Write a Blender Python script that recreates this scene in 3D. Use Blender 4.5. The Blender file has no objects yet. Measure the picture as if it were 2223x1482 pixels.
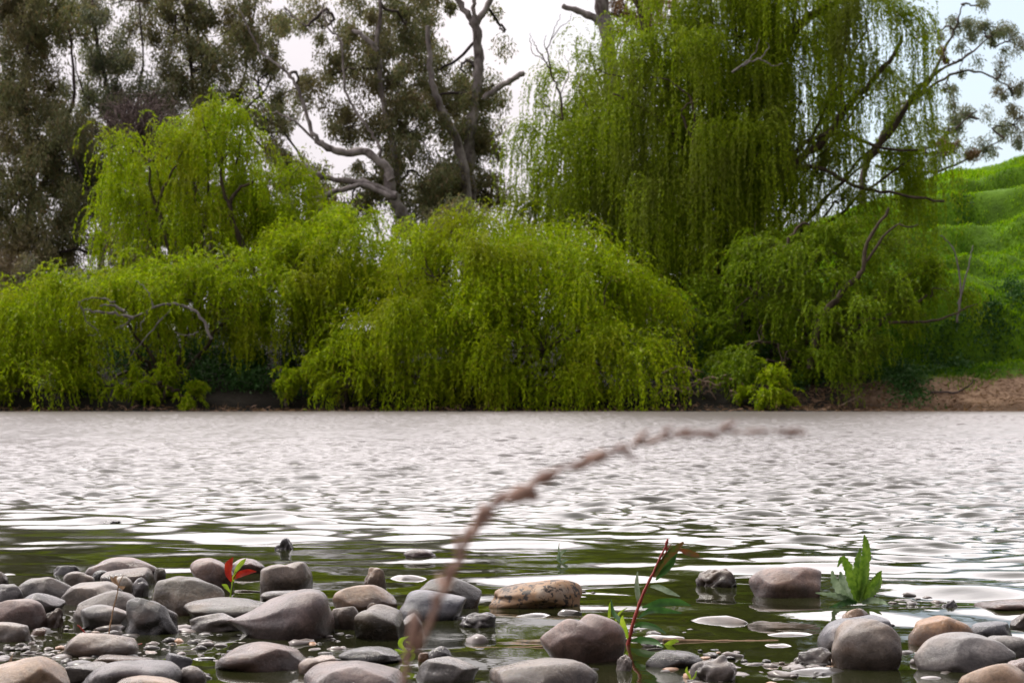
import bpy, bmesh, math
import numpy as np
from mathutils import Vector, Matrix

scene = bpy.context.scene
C = scene.collection
R = math.radians
rng = np.random.default_rng(7)

# ------------------------------------------------------------------ camera
CAM_H = 0.40
FPX = 2223 * 70.0 / 36.0
PITCH = math.atan((864 - 741) / FPX)
cam_d = bpy.data.cameras.new('camera')
cam = bpy.data.objects.new('camera', cam_d)
C.objects.link(cam)
cam.location = (0, 0, CAM_H)
cam.rotation_euler = (R(90) + PITCH, 0, 0)
cam_d.lens = 70
cam_d.sensor_width = 36
cam_d.clip_start = 0.05
cam_d.clip_end = 3000
cam_d.dof.use_dof = True
cam_d.dof.focus_distance = 3.9
cam_d.dof.aperture_fstop = 19
scene.camera = cam

# ------------------------------------------------------------------ light
SUN_EL, SUN_AZ = R(60), R(-42)          # azimuth from +Y towards +X
scene.view_settings.view_transform = 'Standard'
scene.view_settings.look = 'None'
scene.view_settings.gamma = 1
scene.view_settings.use_curve_mapping = False
scene.view_settings.exposure = 0.05

world = bpy.data.worlds.new('World')
scene.world = world
world.use_nodes = True
nt = world.node_tree
nt.nodes.clear()


def N(nt, typ, **kw):
    n = nt.nodes.new(typ)
    for k, v in kw.items():
        setattr(n, k, v)
    return n


def ramp(nt, fac, stops, interp='LINEAR'):
    n = nt.nodes.new('ShaderNodeValToRGB')
    n.color_ramp.interpolation = interp
    e = n.color_ramp.elements
    while len(e) < len(stops):
        e.new(0.5)
    for i, (p, c) in enumerate(stops):
        e[i].position = p
        e[i].color = (*c, 1) if len(c) == 3 else c
    if fac is not None:
        nt.links.new(fac, n.inputs[0])
    return n


def mth(nt, op, a, b=None, clamp=False):
    n = nt.nodes.new('ShaderNodeMath')
    n.operation = op
    n.use_clamp = clamp
    for i, v in enumerate((a, b)):
        if v is None:
            continue
        if isinstance(v, (int, float)):
            n.inputs[i].default_value = v
        else:
            nt.links.new(v, n.inputs[i])
    return n.outputs[0]


def mix(nt, fac, a, b, blend='MIX'):
    n = nt.nodes.new('ShaderNodeMix')
    n.data_type = 'RGBA'
    n.blend_type = blend
    for i, v in ((0, fac), (6, a), (7, b)):
        if isinstance(v, (int, float)):
            n.inputs[i].default_value = v
        elif isinstance(v, tuple):
            n.inputs[i].default_value = (*v, 1) if len(v) == 3 else v
        else:
            nt.links.new(v, n.inputs[i])
    return n.outputs[2]


sky = N(nt, 'ShaderNodeTexSky')
sky.sky_type = 'NISHITA'
sky.sun_disc = False
sky.sun_elevation = SUN_EL
sky.sun_rotation = SUN_AZ
sky.air_density = 1.2
sky.dust_density = 1.0
tc = N(nt, 'ShaderNodeTexCoord')
sep = N(nt, 'ShaderNodeSeparateXYZ')
nt.links.new(tc.outputs['Generated'], sep.inputs[0])
# cloud brightness by elevation; unseen bright band added above the view to whiten water
bright = ramp(nt, sep.outputs[2], [(0.0, (8.0, 7.5, 7.6)), (0.12, (9.0, 8.5, 8.7)), (0.22, (10.5, 9.9, 10.1)),
                                   (0.27, (36.5, 34.2, 34.2)), (0.5, (36.5, 34.5, 34.5)), (0.75, (15, 14.2, 14.4)), (1.0, (13, 12.5, 12.8))])
# the veiled sun stands beyond the river, clouds brightened there, dimmed behind to darken stone fronts
sund = N(nt, 'ShaderNodeVectorMath', operation='DOT_PRODUCT')
sund.inputs[1].default_value = Vector((math.sin(SUN_AZ), math.cos(SUN_AZ), 0.35)).normalized()
nt.links.new(tc.outputs['Generated'], sund.inputs[0])
side = ramp(nt, mth(nt, 'ADD', mth(nt, 'MULTIPLY', sund.outputs['Value'], 0.5), 0.5), [(0.15, (0.09, 0.092, 0.10)), (0.5, (0.32, 0.32, 0.335)), (0.8, (1, 1, 1))])
mp = N(nt, 'ShaderNodeMapping')
mp.inputs['Scale'].default_value = (1.0, 1.0, 2.6)
nt.links.new(tc.outputs['Generated'], mp.inputs[0])
cl = N(nt, 'ShaderNodeTexNoise')
cl.inputs['Scale'].default_value = 4.5
cl.inputs['Detail'].default_value = 6
cl.inputs['Roughness'].default_value = 0.55
nt.links.new(mp.outputs[0], cl.inputs['Vector'])
clr = ramp(nt, cl.outputs['Fac'], [(0.3, (0.86, 0.85, 0.88)), (0.62, (1.06, 1.05, 1.05))])
cloud = mix(nt, 1.0, mix(nt, 1.0, bright.outputs[0], clr.outputs[0], 'MULTIPLY'), side.outputs[0], 'MULTIPLY')
# a thin blue gap in the clouds low over the hillside
gapd = N(nt, 'ShaderNodeVectorMath', operation='DOT_PRODUCT')
g = Vector((0.235, 1.0, 0.125)).normalized()
gapd.inputs[1].default_value = g
nt.links.new(tc.outputs['Generated'], gapd.inputs[0])
gn = mth(nt, 'MULTIPLY', mth(nt, 'SUBTRACT', cl.outputs['Fac'], 0.5), 0.02)
gap = ramp(nt, mth(nt, 'ADD', gapd.outputs['Value'], gn), [(0.988, (0, 0, 0)), (0.9995, (0.85, 0.85, 0.85))])
gapmask = ramp(nt, cl.outputs['Fac'], [(0.62, (0, 0, 0)), (0.75, (0.25, 0.25, 0.25))])
m2 = mth(nt, 'MAXIMUM', gap.outputs[0], gapmask.outputs[0])
skyb = mix(nt, 1.0, sky.outputs[0], (1.5, 1.5, 1.5), 'MULTIPLY')
hazy = mix(nt, 0.62, skyb, (8.2, 9.6, 10.8))
col = mix(nt, m2, cloud, hazy)
bg = N(nt, 'ShaderNodeBackground')
bg.inputs['Strength'].default_value = 0.105
nt.links.new(col, bg.inputs['Color'])
wo = N(nt, 'ShaderNodeOutputWorld')
nt.links.new(bg.outputs[0], wo.inputs[0])

sun_d = bpy.data.lights.new('sun', 'SUN')
sun_d.energy = 3.0
sun_d.angle = R(7)
sun_d.color = (1.0, 0.95, 0.86)
sun = bpy.data.objects.new('sun', sun_d)
C.objects.link(sun)
sdir = Vector((math.sin(SUN_AZ) * math.cos(SUN_EL), math.cos(SUN_AZ) * math.cos(SUN_EL), math.sin(SUN_EL)))
sun.rotation_euler = (-sdir).to_track_quat('-Z', 'Y').to_euler()
sun.location = (-20, 20, 40)

cy = scene.cycles
cy.max_bounces = 7
cy.diffuse_bounces = 3
cy.glossy_bounces = 3
cy.transmission_bounces = 4
cy.use_denoising = True
cy.caustics_reflective = False
cy.caustics_refractive = False
cy.sample_clamp_indirect = 4


# ------------------------------------------------------------------ helpers
def P(px, py, Y):
    """world point seen at photo pixel (px, py) when it stands Y metres away"""
    a = (px - 1111.5) / FPX
    b = (741 - py) / FPX
    dy = math.cos(PITCH) - b * math.sin(PITCH)
    dz = math.sin(PITCH) + b * math.cos(PITCH)
    t = Y / dy
    return np.array((a * t, Y, CAM_H + dz * t))


def groundY(py, z=0.0):
    b = (741 - py) / FPX
    dy = math.cos(PITCH) - b * math.sin(PITCH)
    dz = math.sin(PITCH) + b * math.cos(PITCH)
    return (z - CAM_H) / dz * dy


def link_mesh(name, V, F, mat=None, parent=None, smooth=False):
    """V (n,3) float array; F (m,k) int array, all faces k-sided, or a list of faces"""
    me = bpy.data.meshes.new(name)
    V = np.asarray(V, dtype=np.float32)
    if isinstance(F, np.ndarray):
        m, k = F.shape
        me.vertices.add(len(V))
        me.vertices.foreach_set('co', V.ravel())
        me.loops.add(m * k)
        me.loops.foreach_set('vertex_index', F.astype(np.int32).ravel())
        me.polygons.add(m)
        me.polygons.foreach_set('loop_start', np.arange(0, m * k, k, dtype=np.int32))
        me.update(calc_edges=True)
    else:
        me.from_pydata(V.tolist(), [], F)
        me.update()
    if smooth:
        me.polygons.foreach_set('use_smooth', np.ones(len(me.polygons), dtype=bool))
    if mat:
        me.materials.append(mat)
    o = bpy.data.objects.new(name, me)
    C.objects.link(o)
    if parent is not None:
        o.parent = parent
        o.matrix_parent_inverse = parent.matrix_world.inverted() if False else Matrix.Translation(-Vector(parent.location))
    return o


def tag(o, label, cat, group=None):
    o['label'] = label
    o['category'] = cat
    if group:
        o['group'] = group
    return o


def thing(name, loc, label, cat, group=None):
    o = bpy.data.objects.new(name, None)
    o.empty_display_size = 0.2
    o.location = Vector([float(v) for v in loc])
    C.objects.link(o)
    return tag(o, label, cat, group)


def nrm(v):
    return v / (np.linalg.norm(v, axis=-1, keepdims=True) + 1e-9)


class Acc:
    """collects geometry with quads"""
    def __init__(s):
        s.V, s.F, s.n = [], [], 0

    def add(s, V, F):
        s.V.append(np.asarray(V, dtype=float))
        s.F.append(np.asarray(F) + s.n)
        s.n += len(V)

    def build(s, name, mat, parent=None, smooth=True):
        if not s.V:
            return None
        return link_mesh(name, np.concatenate(s.V), np.concatenate(s.F), mat, parent, smooth)

    def tube(s, pts, radii, n=6):
        pts = np.asarray(pts, float)
        radii = np.asarray(radii, float)
        k = len(pts)
        t = np.zeros_like(pts)
        t[1:-1] = pts[2:] - pts[:-2]
        t[0] = pts[1] - pts[0]
        t[-1] = pts[-1] - pts[-2]
        t = nrm(t)
        ref = np.array((0.31, 0.92, 0.23)) if abs(t[0][1]) < 0.8 else np.array((1.0, 0.1, 0.2))
        u = nrm(np.cross(t, ref))
        w = np.cross(t, u)
        a = np.arange(n) * 2 * np.pi / n
        V = pts[:, None, :] + radii[:, None, None] * (np.cos(a)[None, :, None] * u[:, None, :] + np.sin(a)[None, :, None] * w[:, None, :])
        V = V.reshape(-1, 3)
        i = np.arange(k - 1)[:, None] * n
        j = np.arange(n)[None, :]
        j2 = (j + 1) % n
        F = np.stack([i + j, i + j2, i + n + j2, i + n + j], -1).reshape(-1, 4)
        s.add(V, F)
        # closed tip and base
        for end, rev in ((0, True), (k - 1, False)):
            base = s.n
            ring = V[end * n:end * n + n]
            c = pts[end] + (t[end] if not rev else -t[end]) * radii[end] * 0.5
            VV = np.concatenate([ring, [c]])
            FF = np.array([[jj, (jj + 1) % n, n, n] for jj in range(n)])
            # quads need four different corners: fan with midpoints
            mid = (ring + np.roll(ring, -1, 0)) / 2
            VV = np.concatenate([ring, mid, [c]])
            FF = np.array([[n + (jj - 1) % n, jj, n + jj, 2 * n] for jj in range(n)])
            s.add(VV, FF)


def smooth_path(pts, per=5, wob=0.0, r=rng):
    """Catmull-Rom through pts"""
    p = np.asarray(pts, float)
    if len(p) < 3:
        t = np.linspace(0, 1, per * 2 + 1)[:, None]
        out = p[0] * (1 - t) + p[-1] * t
    else:
        q = np.concatenate([[2 * p[0] - p[1]], p, [2 * p[-1] - p[-2]]])
        out = []
        for i in range(1, len(q) - 2):
            for t in np.arange(per) / per:
                out.append(0.5 * ((2 * q[i]) + (-q[i - 1] + q[i + 1]) * t + (2 * q[i - 1] - 5 * q[i] + 4 * q[i + 1] - q[i + 2]) * t * t
                                  + (-q[i - 1] + 3 * q[i] - 3 * q[i + 1] + q[i + 2]) * t ** 3))
        out.append(q[-2])
        out = np.array(out)
    if wob:
        nz = r.normal(0, wob, out.shape)
        nz[0] = 0
        out = out + nz
    return out


def limb(acc, pix, Y, r0, r1, wob=0.03, n=8, per=5, dY=None):
    """branch given by photo pixels at distance Y (optionally its own distances dY); metres for radii"""
    if dY is None:
        dY = np.zeros(len(pix))
    pts = [P(x, y, Y + d) for (x, y), d in zip(pix, dY)]
    path = smooth_path(pts, per, wob)
    t = np.linspace(0, 1, len(path))
    rad = r0 * (1 - t) + r1 * t
    rad = rad * (1 + 0.10 * np.sin(np.arange(len(path)) * 1.9 + r0 * 50))
    acc.tube(path, rad, n)
    return path


def leaf_quads(Pp, D, L, W, r):
    """diamond leaves, (n,3) (n,3) (n,) (n,)"""
    n = len(Pp)
    D = nrm(D)
    S = nrm(np.cross(D, nrm(r.normal(0, 1, (n, 3)))))
    cup = np.cross(D, S) * (L * 0.08)[:, None]
    V = np.empty((n, 4, 3))
    V[:, 0] = Pp
    V[:, 1] = Pp + D * (L * 0.45)[:, None] + S * W[:, None] + cup
    V[:, 2] = Pp + D * L[:, None]
    V[:, 3] = Pp + D * (L * 0.45)[:, None] - S * W[:, None] + cup
    return V.reshape(-1, 3), np.arange(n * 4).reshape(-1, 4)


# ------------------------------------------------------------------ materials
def new_mat(name):
    m = bpy.data.materials.new(name)
    m.use_nodes = True
    t = m.node_tree
    t.nodes.clear()
    out = t.nodes.new('ShaderNodeOutputMaterial')
    return m, t, out


def principled(t, out, rough=0.6, spec=0.5):
    b = t.nodes.new('ShaderNodeBsdfPrincipled')
    b.inputs['Roughness'].default_value = rough
    b.inputs['Specular IOR Level'].default_value = spec
    t.links.new(b.outputs[0], out.inputs['Surface'])
    return b


def noise(t, scale, detail=4, rough=0.55, vec=None, dist=0.0):
    n = t.nodes.new('ShaderNodeTexNoise')
    n.inputs['Scale'].default_value = scale
    n.inputs['Detail'].default_value = detail
    n.inputs['Roughness'].default_value = rough
    n.inputs['Distortion'].default_value = dist
    if vec is not None:
        t.links.new(vec, n.inputs['Vector'])
    return n


def geo_pos(t):
    return t.nodes.new('ShaderNodeNewGeometry')


def leaf_mat(name, stops, patch=None, trans=0.35, patch_scale=0.35, patch_range=(0.5, 0.68), rough=0.5):
    m, t, out = new_mat(name)
    g = geo_pos(t)
    rp = ramp(t, g.outputs['Random Per Island'], stops)
    c = rp.outputs[0]
    if patch:
        nz = noise(t, patch_scale, 3, 0.6, g.outputs['Position'])
        pm = ramp(t, nz.outputs['Fac'], [(patch_range[0], (0, 0, 0)), (patch_range[1], (1, 1, 1))])
        c = mix(t, pm.outputs[0], c, patch)
    d = t.nodes.new('ShaderNodeBsdfPrincipled')
    d.inputs['Roughness'].default_value = rough
    d.inputs['Specular IOR Level'].default_value = 0.12
    t.links.new(c, d.inputs['Base Color'])
    tr = t.nodes.new('ShaderNodeBsdfTranslucent')
    tc_ = mix(t, 1.0, c, (1.15, 1.2, 0.7), 'MULTIPLY')
    t.links.new(tc_, tr.inputs['Color'])
    ms = t.nodes.new('ShaderNodeMixShader')
    ms.inputs[0].default_value = trans
    t.links.new(d.outputs[0], ms.inputs[1])
    t.links.new(tr.outputs[0], ms.inputs[2])
    t.links.new(ms.outputs[0], out.inputs['Surface'])
    return m


M_WILLOW = leaf_mat('willow_leaves', [(0, (0.16, 0.24, 0.006)), (0.45, (0.28, 0.39, 0.006)), (0.85, (0.40, 0.50, 0.008)), (1, (0.22, 0.17, 0.035))],
                    patch=(0.26, 0.29, 0.010), trans=0.45)
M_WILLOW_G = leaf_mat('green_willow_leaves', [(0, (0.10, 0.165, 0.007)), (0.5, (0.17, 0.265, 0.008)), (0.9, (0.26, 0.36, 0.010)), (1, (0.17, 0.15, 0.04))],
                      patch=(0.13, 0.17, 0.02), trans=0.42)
M_WILLOW_T = leaf_mat('tall_willow_leaves', [(0, (0.13, 0.19, 0.008)), (0.5, (0.22, 0.31, 0.010)), (0.9, (0.33, 0.41, 0.012)), (1, (0.16, 0.14, 0.05))],
                      patch=(0.16, 0.19, 0.03), trans=0.42, patch_scale=0.3)
M_EUC = leaf_mat('gum_leaves', [(0, (0.13, 0.155, 0.085)), (0.4, (0.20, 0.215, 0.115)), (0.8, (0.27, 0.25, 0.14)), (1, (0.28, 0.19, 0.12))],
                 patch=(0.18, 0.145, 0.085), trans=0.35, patch_scale=0.28)
M_EUC_G = leaf_mat('grey_gum_leaves', [(0, (0.13, 0.165, 0.11)), (0.5, (0.20, 0.225, 0.15)), (1, (0.31, 0.27, 0.20))],
                   patch=(0.20, 0.155, 0.11), trans=0.3, patch_scale=0.25)
M_DRY = leaf_mat('dry_brown_leaves', [(0, (0.17, 0.10, 0.06)), (0.6, (0.26, 0.16, 0.10)), (1, (0.34, 0.22, 0.15))], trans=0.25)
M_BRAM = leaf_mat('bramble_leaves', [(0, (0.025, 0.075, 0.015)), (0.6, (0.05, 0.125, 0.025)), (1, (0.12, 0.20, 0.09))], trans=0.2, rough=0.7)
M_GRASS = leaf_mat('grass_blades', [(0, (0.12, 0.24, 0.004)), (0.5, (0.22, 0.40, 0.004)), (0.9, (0.32, 0.50, 0.006)), (1, (0.34, 0.36, 0.05))],
                   patch=(0.07, 0.17, 0.008), trans=0.4, patch_scale=0.5)


def bark_mat(name, a, b, scale=3.0, rough=0.85, stretch=0.25):
    m, t, out = new_mat(name)
    p = principled(t, out, rough, 0.25)
    g = geo_pos(t)
    mpn = t.nodes.new('ShaderNodeMapping')
    mpn.inputs['Scale'].default_value = (1, 1, stretch)
    t.links.new(g.outputs['Position'], mpn.inputs[0])
    n1 = noise(t, scale, 6, 0.65, mpn.outputs[0], 0.4)
    c = ramp(t, n1.outputs['Fac'], [(0.35, a), (0.62, b)])
    t.links.new(c.outputs[0], p.inputs['Base Color'])
    bu = t.nodes.new('ShaderNodeBump')
    bu.inputs['Strength'].default_value = 0.6
    bu.inputs['Distance'].default_value = 0.05
    t.links.new(n1.outputs['Fac'], bu.inputs['Height'])
    t.links.new(bu.outputs[0], p.inputs['Normal'])
    return m


M_BARK_W = bark_mat('willow_bark', (0.035, 0.026, 0.018), (0.10, 0.075, 0.05), 6)
M_BARK_P = bark_mat('pale_gum_bark', (0.07, 0.053, 0.048), (0.36, 0.32, 0.31), 2.2, stretch=0.5)
M_BARK_D = bark_mat('dark_gum_bark', (0.03, 0.023, 0.02), (0.11, 0.085, 0.08), 2.5)
M_DEAD = bark_mat('dead_grey_wood', (0.09, 0.078, 0.07), (0.25, 0.23, 0.215), 4)
M_TWIG = bark_mat('purple_brown_twigs', (0.085, 0.06, 0.058), (0.17, 0.125, 0.12), 1.2)
M_STICK = bark_mat('bank_sticks', (0.14, 0.09, 0.06), (0.34, 0.25, 0.18), 8)


def plain_leafy(name, col, col2=None, rough=0.35, trans=0.25, scale=60):
    m, t, out = new_mat(name)
    tcn = t.nodes.new('ShaderNodeTexCoord')
    n1 = noise(t, scale, 3, 0.6, tcn.outputs['Object'])
    c = ramp(t, n1.outputs['Fac'], [(0.35, col), (0.65, col2 or tuple(v * 1.5 for v in col))])
    d = t.nodes.new('ShaderNodeBsdfPrincipled')
    d.inputs['Roughness'].default_value = rough
    t.links.new(c.outputs[0], d.inputs['Base Color'])
    tr = t.nodes.new('ShaderNodeBsdfTranslucent')
    t.links.new(c.outputs[0], tr.inputs['Color'])
    ms = t.nodes.new('ShaderNodeMixShader')
    ms.inputs[0].default_value = trans
    t.links.new(d.outputs[0], ms.inputs[1])
    t.links.new(tr.outputs[0], ms.inputs[2])
    t.links.new(ms.outputs[0], out.inputs['Surface'])
    return m


# ------------------------------------------------------------------ terrain (one sheet to the horizon)
def sstep(a, b, x):
    t = np.clip((x - a) / (b - a), 0, 1)
    return t * t * (3 - 2 * t)


_wn = []
_r = np.random.default_rng(3)
for k in range(26):
    lam = _r.uniform(0.8, 4.5)
    ang = _r.normal(R(80), 0.38)
    _wn.append((2 * math.pi / lam * math.cos(ang), 2 * math.pi / lam * math.sin(ang), _r.uniform(0, 6.28), lam))


def lumps(X, Y):
    h = np.zeros_like(X)
    for kx, ky, ph, lam in _wn:
        h += 0.060 * lam ** 0.75 * np.sin(kx * X + ky * Y + ph + 0.6 * np.sin(0.5 * X + ph))
    g = 0.5 * h + 0.9 * np.abs(np.sin(0.9 * Y + 0.35 * X + 1.2 * h)) * 0.42
    return 1.45 * g + 0.35 * h


def terrain_h(X, Y):
    z = np.where(Y < 3.0, 0.12 - 0.17 * sstep(0.9, 2.4, Y), -0.05)
    z = z - 0.75 * sstep(4.6, 9.0, Y) * (Y > 3)
    # far bank
    shore = 59.9 + 0.25 * np.sin(X * 0.7) + 0.15 * np.sin(X * 1.9 + 1)
    rise = sstep(shore - 1.8, shore + 0.25, Y)
    z = z + 0.82 * rise
    right = sstep(8, 15, X)
    z = z + (0.75 + 0.25 * right) * sstep(0, 3.2, Y - shore) * (0.9 + 0.1 * np.sin(X * 1.3))
    z = z + 1.1 * sstep(3, 14, Y - shore)
    hx = np.interp(X, [-60, -30, -6, 0, 4, 9, 12.5, 15.9, 19.3, 23.6, 30, 45], [1.6, 1.9, 1.8, 2.0, 2.6, 4.4, 5.7, 6.7, 8.3, 9.3, 10.4, 11.5])
    prof = sstep(61, 93, Y) * 0.55 + np.clip((Y - 61) / 32, 0, 1) * 0.45
    z = z + hx * prof
    amp = (1 - 0.75 * sstep(82, 92, Y)) * sstep(61.5, 66, Y) * sstep(3, 12, X) * (1 - sstep(98, 115, Y))
    z = z + amp * lumps(X, Y)
    return z


xs = np.concatenate([np.linspace(-420, -60, 14)[:-1], np.linspace(-60, -24, 16)[:-1], np.linspace(-24, 8, 110)[:-1], np.linspace(8, 36, 190)[:-1], np.linspace(36, 80, 24)[:-1], np.linspace(80, 420, 14)])
ys = np.concatenate([np.linspace(-120, -4, 12)[:-1], np.linspace(-4, 9, 60)[:-1], np.linspace(9, 57, 20)[:-1], np.linspace(57, 96, 230)[:-1], np.linspace(96, 140, 30)[:-1], np.linspace(140, 900, 16)])
XX, YY = np.meshgrid(xs, ys)
ZZ = terrain_h(XX, YY)
nx, ny = len(xs), len(ys)
V = np.stack([XX, YY, ZZ], -1).reshape(-1, 3)
ii = (np.arange(ny - 1)[:, None] * nx + np.arange(nx - 1)[None, :]).ravel()
F = np.stack([ii, ii + 1, ii + nx + 1, ii + nx], -1)

m, t, out = new_mat('ground')
p = principled(t, out, 0.95, 0.2)
g = geo_pos(t)
sp = t.nodes.new('ShaderNodeSeparateXYZ')
t.links.new(g.outputs['Position'], sp.inputs[0])
n1 = noise(t, 0.9, 6, 0.6, g.outputs['Position'])
n2 = noise(t, 7, 5, 0.7, g.outputs['Position'])
dirt = ramp(t, n2.outputs['Fac'], [(0.3, (0.13, 0.08, 0.05)), (0.5, (0.32, 0.21, 0.13)), (0.72, (0.47, 0.33, 0.22))])
grassc = ramp(t, n1.outputs['Fac'], [(0.3, (0.05, 0.10, 0.008)), (0.6, (0.10, 0.20, 0.008)), (0.8, (0.14, 0.25, 0.012))])
forest_shade = ramp(t, n2.outputs['Fac'], [(0.3, (0.012, 0.010, 0.007)), (0.7, (0.03, 0.025, 0.018))])  # forest floor near black, the willow canopy's shade put into its colour
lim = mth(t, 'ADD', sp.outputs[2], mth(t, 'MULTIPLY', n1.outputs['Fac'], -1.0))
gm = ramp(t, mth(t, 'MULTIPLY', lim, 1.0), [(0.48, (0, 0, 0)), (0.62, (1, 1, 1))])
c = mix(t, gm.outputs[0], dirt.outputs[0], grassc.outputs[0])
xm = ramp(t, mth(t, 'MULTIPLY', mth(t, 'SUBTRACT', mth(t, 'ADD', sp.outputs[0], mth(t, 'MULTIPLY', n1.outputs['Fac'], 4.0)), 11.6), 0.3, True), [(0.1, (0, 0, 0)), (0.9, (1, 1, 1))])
c = mix(t, xm.outputs[0], forest_shade.outputs[0], c)
wetb = ramp(t, mth(t, 'ADD', sp.outputs[2], mth(t, 'MULTIPLY', n1.outputs['Fac'], -0.25)), [(0.02, (0.35, 0.33, 0.3)), (0.22, (1, 1, 1))])
c = mix(t, 1.0, c, wetb.outputs[0], 'MULTIPLY')
near = ramp(t, mth(t, 'MULTIPLY', sp.outputs[1], 0.05, True), [(0.6, (1, 1, 1)), (0.9, (0, 0, 0))])
bed = ramp(t, n2.outputs['Fac'], [(0.3, (0.06, 0.05, 0.035)), (0.7, (0.17, 0.14, 0.11))])
c = mix(t, near.outputs[0], c, bed.outputs[0])
t.links.new(c, p.inputs['Base Color'])
bu = t.nodes.new('ShaderNodeBump')
bu.inputs['Strength'].default_value = 0.7
bu.inputs['Distance'].default_value = 0.08
t.links.new(n2.outputs['Fac'], bu.inputs['Height'])
t.links.new(bu.outputs[0], p.inputs['Normal'])
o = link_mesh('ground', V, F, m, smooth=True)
o['kind'] = 'structure'
o['label'] = 'river bed, dirt bank and green hillside'

# ------------------------------------------------------------------ water (real waves)
rw = np.random.default_rng(11)
Yr = [1.0]
while Yr[-1] < 61.5:
    Yr.append(Yr[-1] + 0.0095 + 0.00125 * Yr[-1])
Yr = np.array(Yr)
u = np.linspace(-1, 1, 661)
uu = 0.62 * u + 0.38 * u ** 5
half = 0.36 * Yr + 1.6
WX = uu[None, :] * half[:, None]
WX = np.concatenate([np.full((len(Yr), 1), -140.0), WX, np.full((len(Yr), 1), 140.0)], 1)
WY = np.repeat(Yr[:, None], WX.shape[1], 1)


def wnoise(X, Y, s, n=10, seed=0, ay=1.0):
    r_ = np.random.default_rng(seed)
    h = np.zeros_like(X)
    for k in range(n):
        a = r_.uniform(0, 6.28)
        f_ = s * r_.uniform(0.5, 1.8)
        h += np.sin(f_ * (math.cos(a) * X + ay * math.sin(a) * Y) + r_.uniform(0, 6.28))
    return h / math.sqrt(n / 2)


# ruffled open water, calm lee behind the cobbles (further out on the left)
calm_edge = 6.0 - 1.3 * np.tanh((WX + 0.1) * 1.1) + 0.35 * wnoise(WX, WY, 1.3, 8, 5, 0.6)
ruff = sstep(-1.7, 1.9, WY - calm_edge)
patch = 1.0 + 0.20 * wnoise(WX, WY, 0.5, 8, 6, 0.35)
H = np.zeros_like(WX)
main = R(-98)
for k in range(72):
    lam = 0.05 * (0.28 / 0.05) ** rw.uniform(0, 1)
    ang = main + rw.normal(0, 0.40)
    slope = 0.034 * (0.36 / max(lam, 0.12)) ** 0.25
    a = slope * lam / (2 * math.pi)
    kx, ky = 2 * math.pi / lam * math.cos(ang), 2 * math.pi / lam * math.sin(ang)
    ph = rw.uniform(0, 6.28)
    vis = 1.0 / (1 + (0.0016 * WY * 4 / lam) ** 4 * 0.12)       # unresolvable ripples fade out into roughness
    H += a * vis * np.sin(kx * WX + ky * WY + ph + 0.5 * np.sin(0.7 * WX + 0.9 * WY + ph * 3))
H *= ruff * np.clip(patch, 0.45, 1.6) * (1 + 1.5 * sstep(15, 50, WY))
# gentle long lenses on the calm water
Hc = np.zeros_like(WX)
for k in range(22):
    lam = rw.uniform(0.13, 0.48)
    ang = main + rw.normal(0, 0.42)
    a = 0.025 * lam / (2 * math.pi)
    Hc += a * np.sin(2 * math.pi / lam * (math.cos(ang) * WX + math.sin(ang) * WY) + rw.uniform(0, 6.28))
mid = np.exp(-((WY - calm_edge + 0.3) / 1.6) ** 2)
Hc *= (0.24 + 1.15 * mid) * (1 - 0.6 * ruff)
H += Hc
H[:, 0] = 0
H[:, -1] = 0
H *= 1 - 0.8 * sstep(59.9, 61, WY)
V = np.stack([WX, WY, H], -1).reshape(-1, 3)
ny, nx = WX.shape
ii = (np.arange(ny - 1)[:, None] * nx + np.arange(nx - 1)[None, :]).ravel()
F = np.stack([ii, ii + 1, ii + nx + 1, ii + nx], -1)
m, t, out = new_mat('river_water')
p = principled(t, out, 0.04, 0.5)
p.inputs['IOR'].default_value = 1.36
p.inputs['Base Color'].default_value = (0.020, 0.022, 0.008, 1)
g = geo_pos(t)
sp = t.nodes.new('ShaderNodeSeparateXYZ')
t.links.new(g.outputs['Position'], sp.inputs[0])
nb = noise(t, 9, 3, 0.5, g.outputs['Position'])
bu = t.nodes.new('ShaderNodeBump')
bu.inputs['Strength'].default_value = 0.12
bu.inputs['Distance'].default_value = 0.01
t.links.new(nb.outputs['Fac'], bu.inputs['Height'])
t.links.new(bu.outputs[0], p.inputs['Normal'])
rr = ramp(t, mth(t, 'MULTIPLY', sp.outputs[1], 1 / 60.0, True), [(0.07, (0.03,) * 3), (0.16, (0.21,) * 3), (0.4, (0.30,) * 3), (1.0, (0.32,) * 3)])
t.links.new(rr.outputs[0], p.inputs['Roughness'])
# dark shallow margin, paler base further out, painting in the bright sky reflection
far_lift = ramp(t, mth(t, 'MULTIPLY', sp.outputs[1], 1 / 60.0, True), [(0.09, (0.018, 0.020, 0.007)), (0.22, (0.085, 0.075, 0.068)), (1.0, (0.15, 0.13, 0.12))])
t.links.new(far_lift.outputs[0], p.inputs['Base Color'])
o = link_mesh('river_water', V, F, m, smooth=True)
o['kind'] = 'structure'
o['label'] = 'rippled grey white river water'

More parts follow.
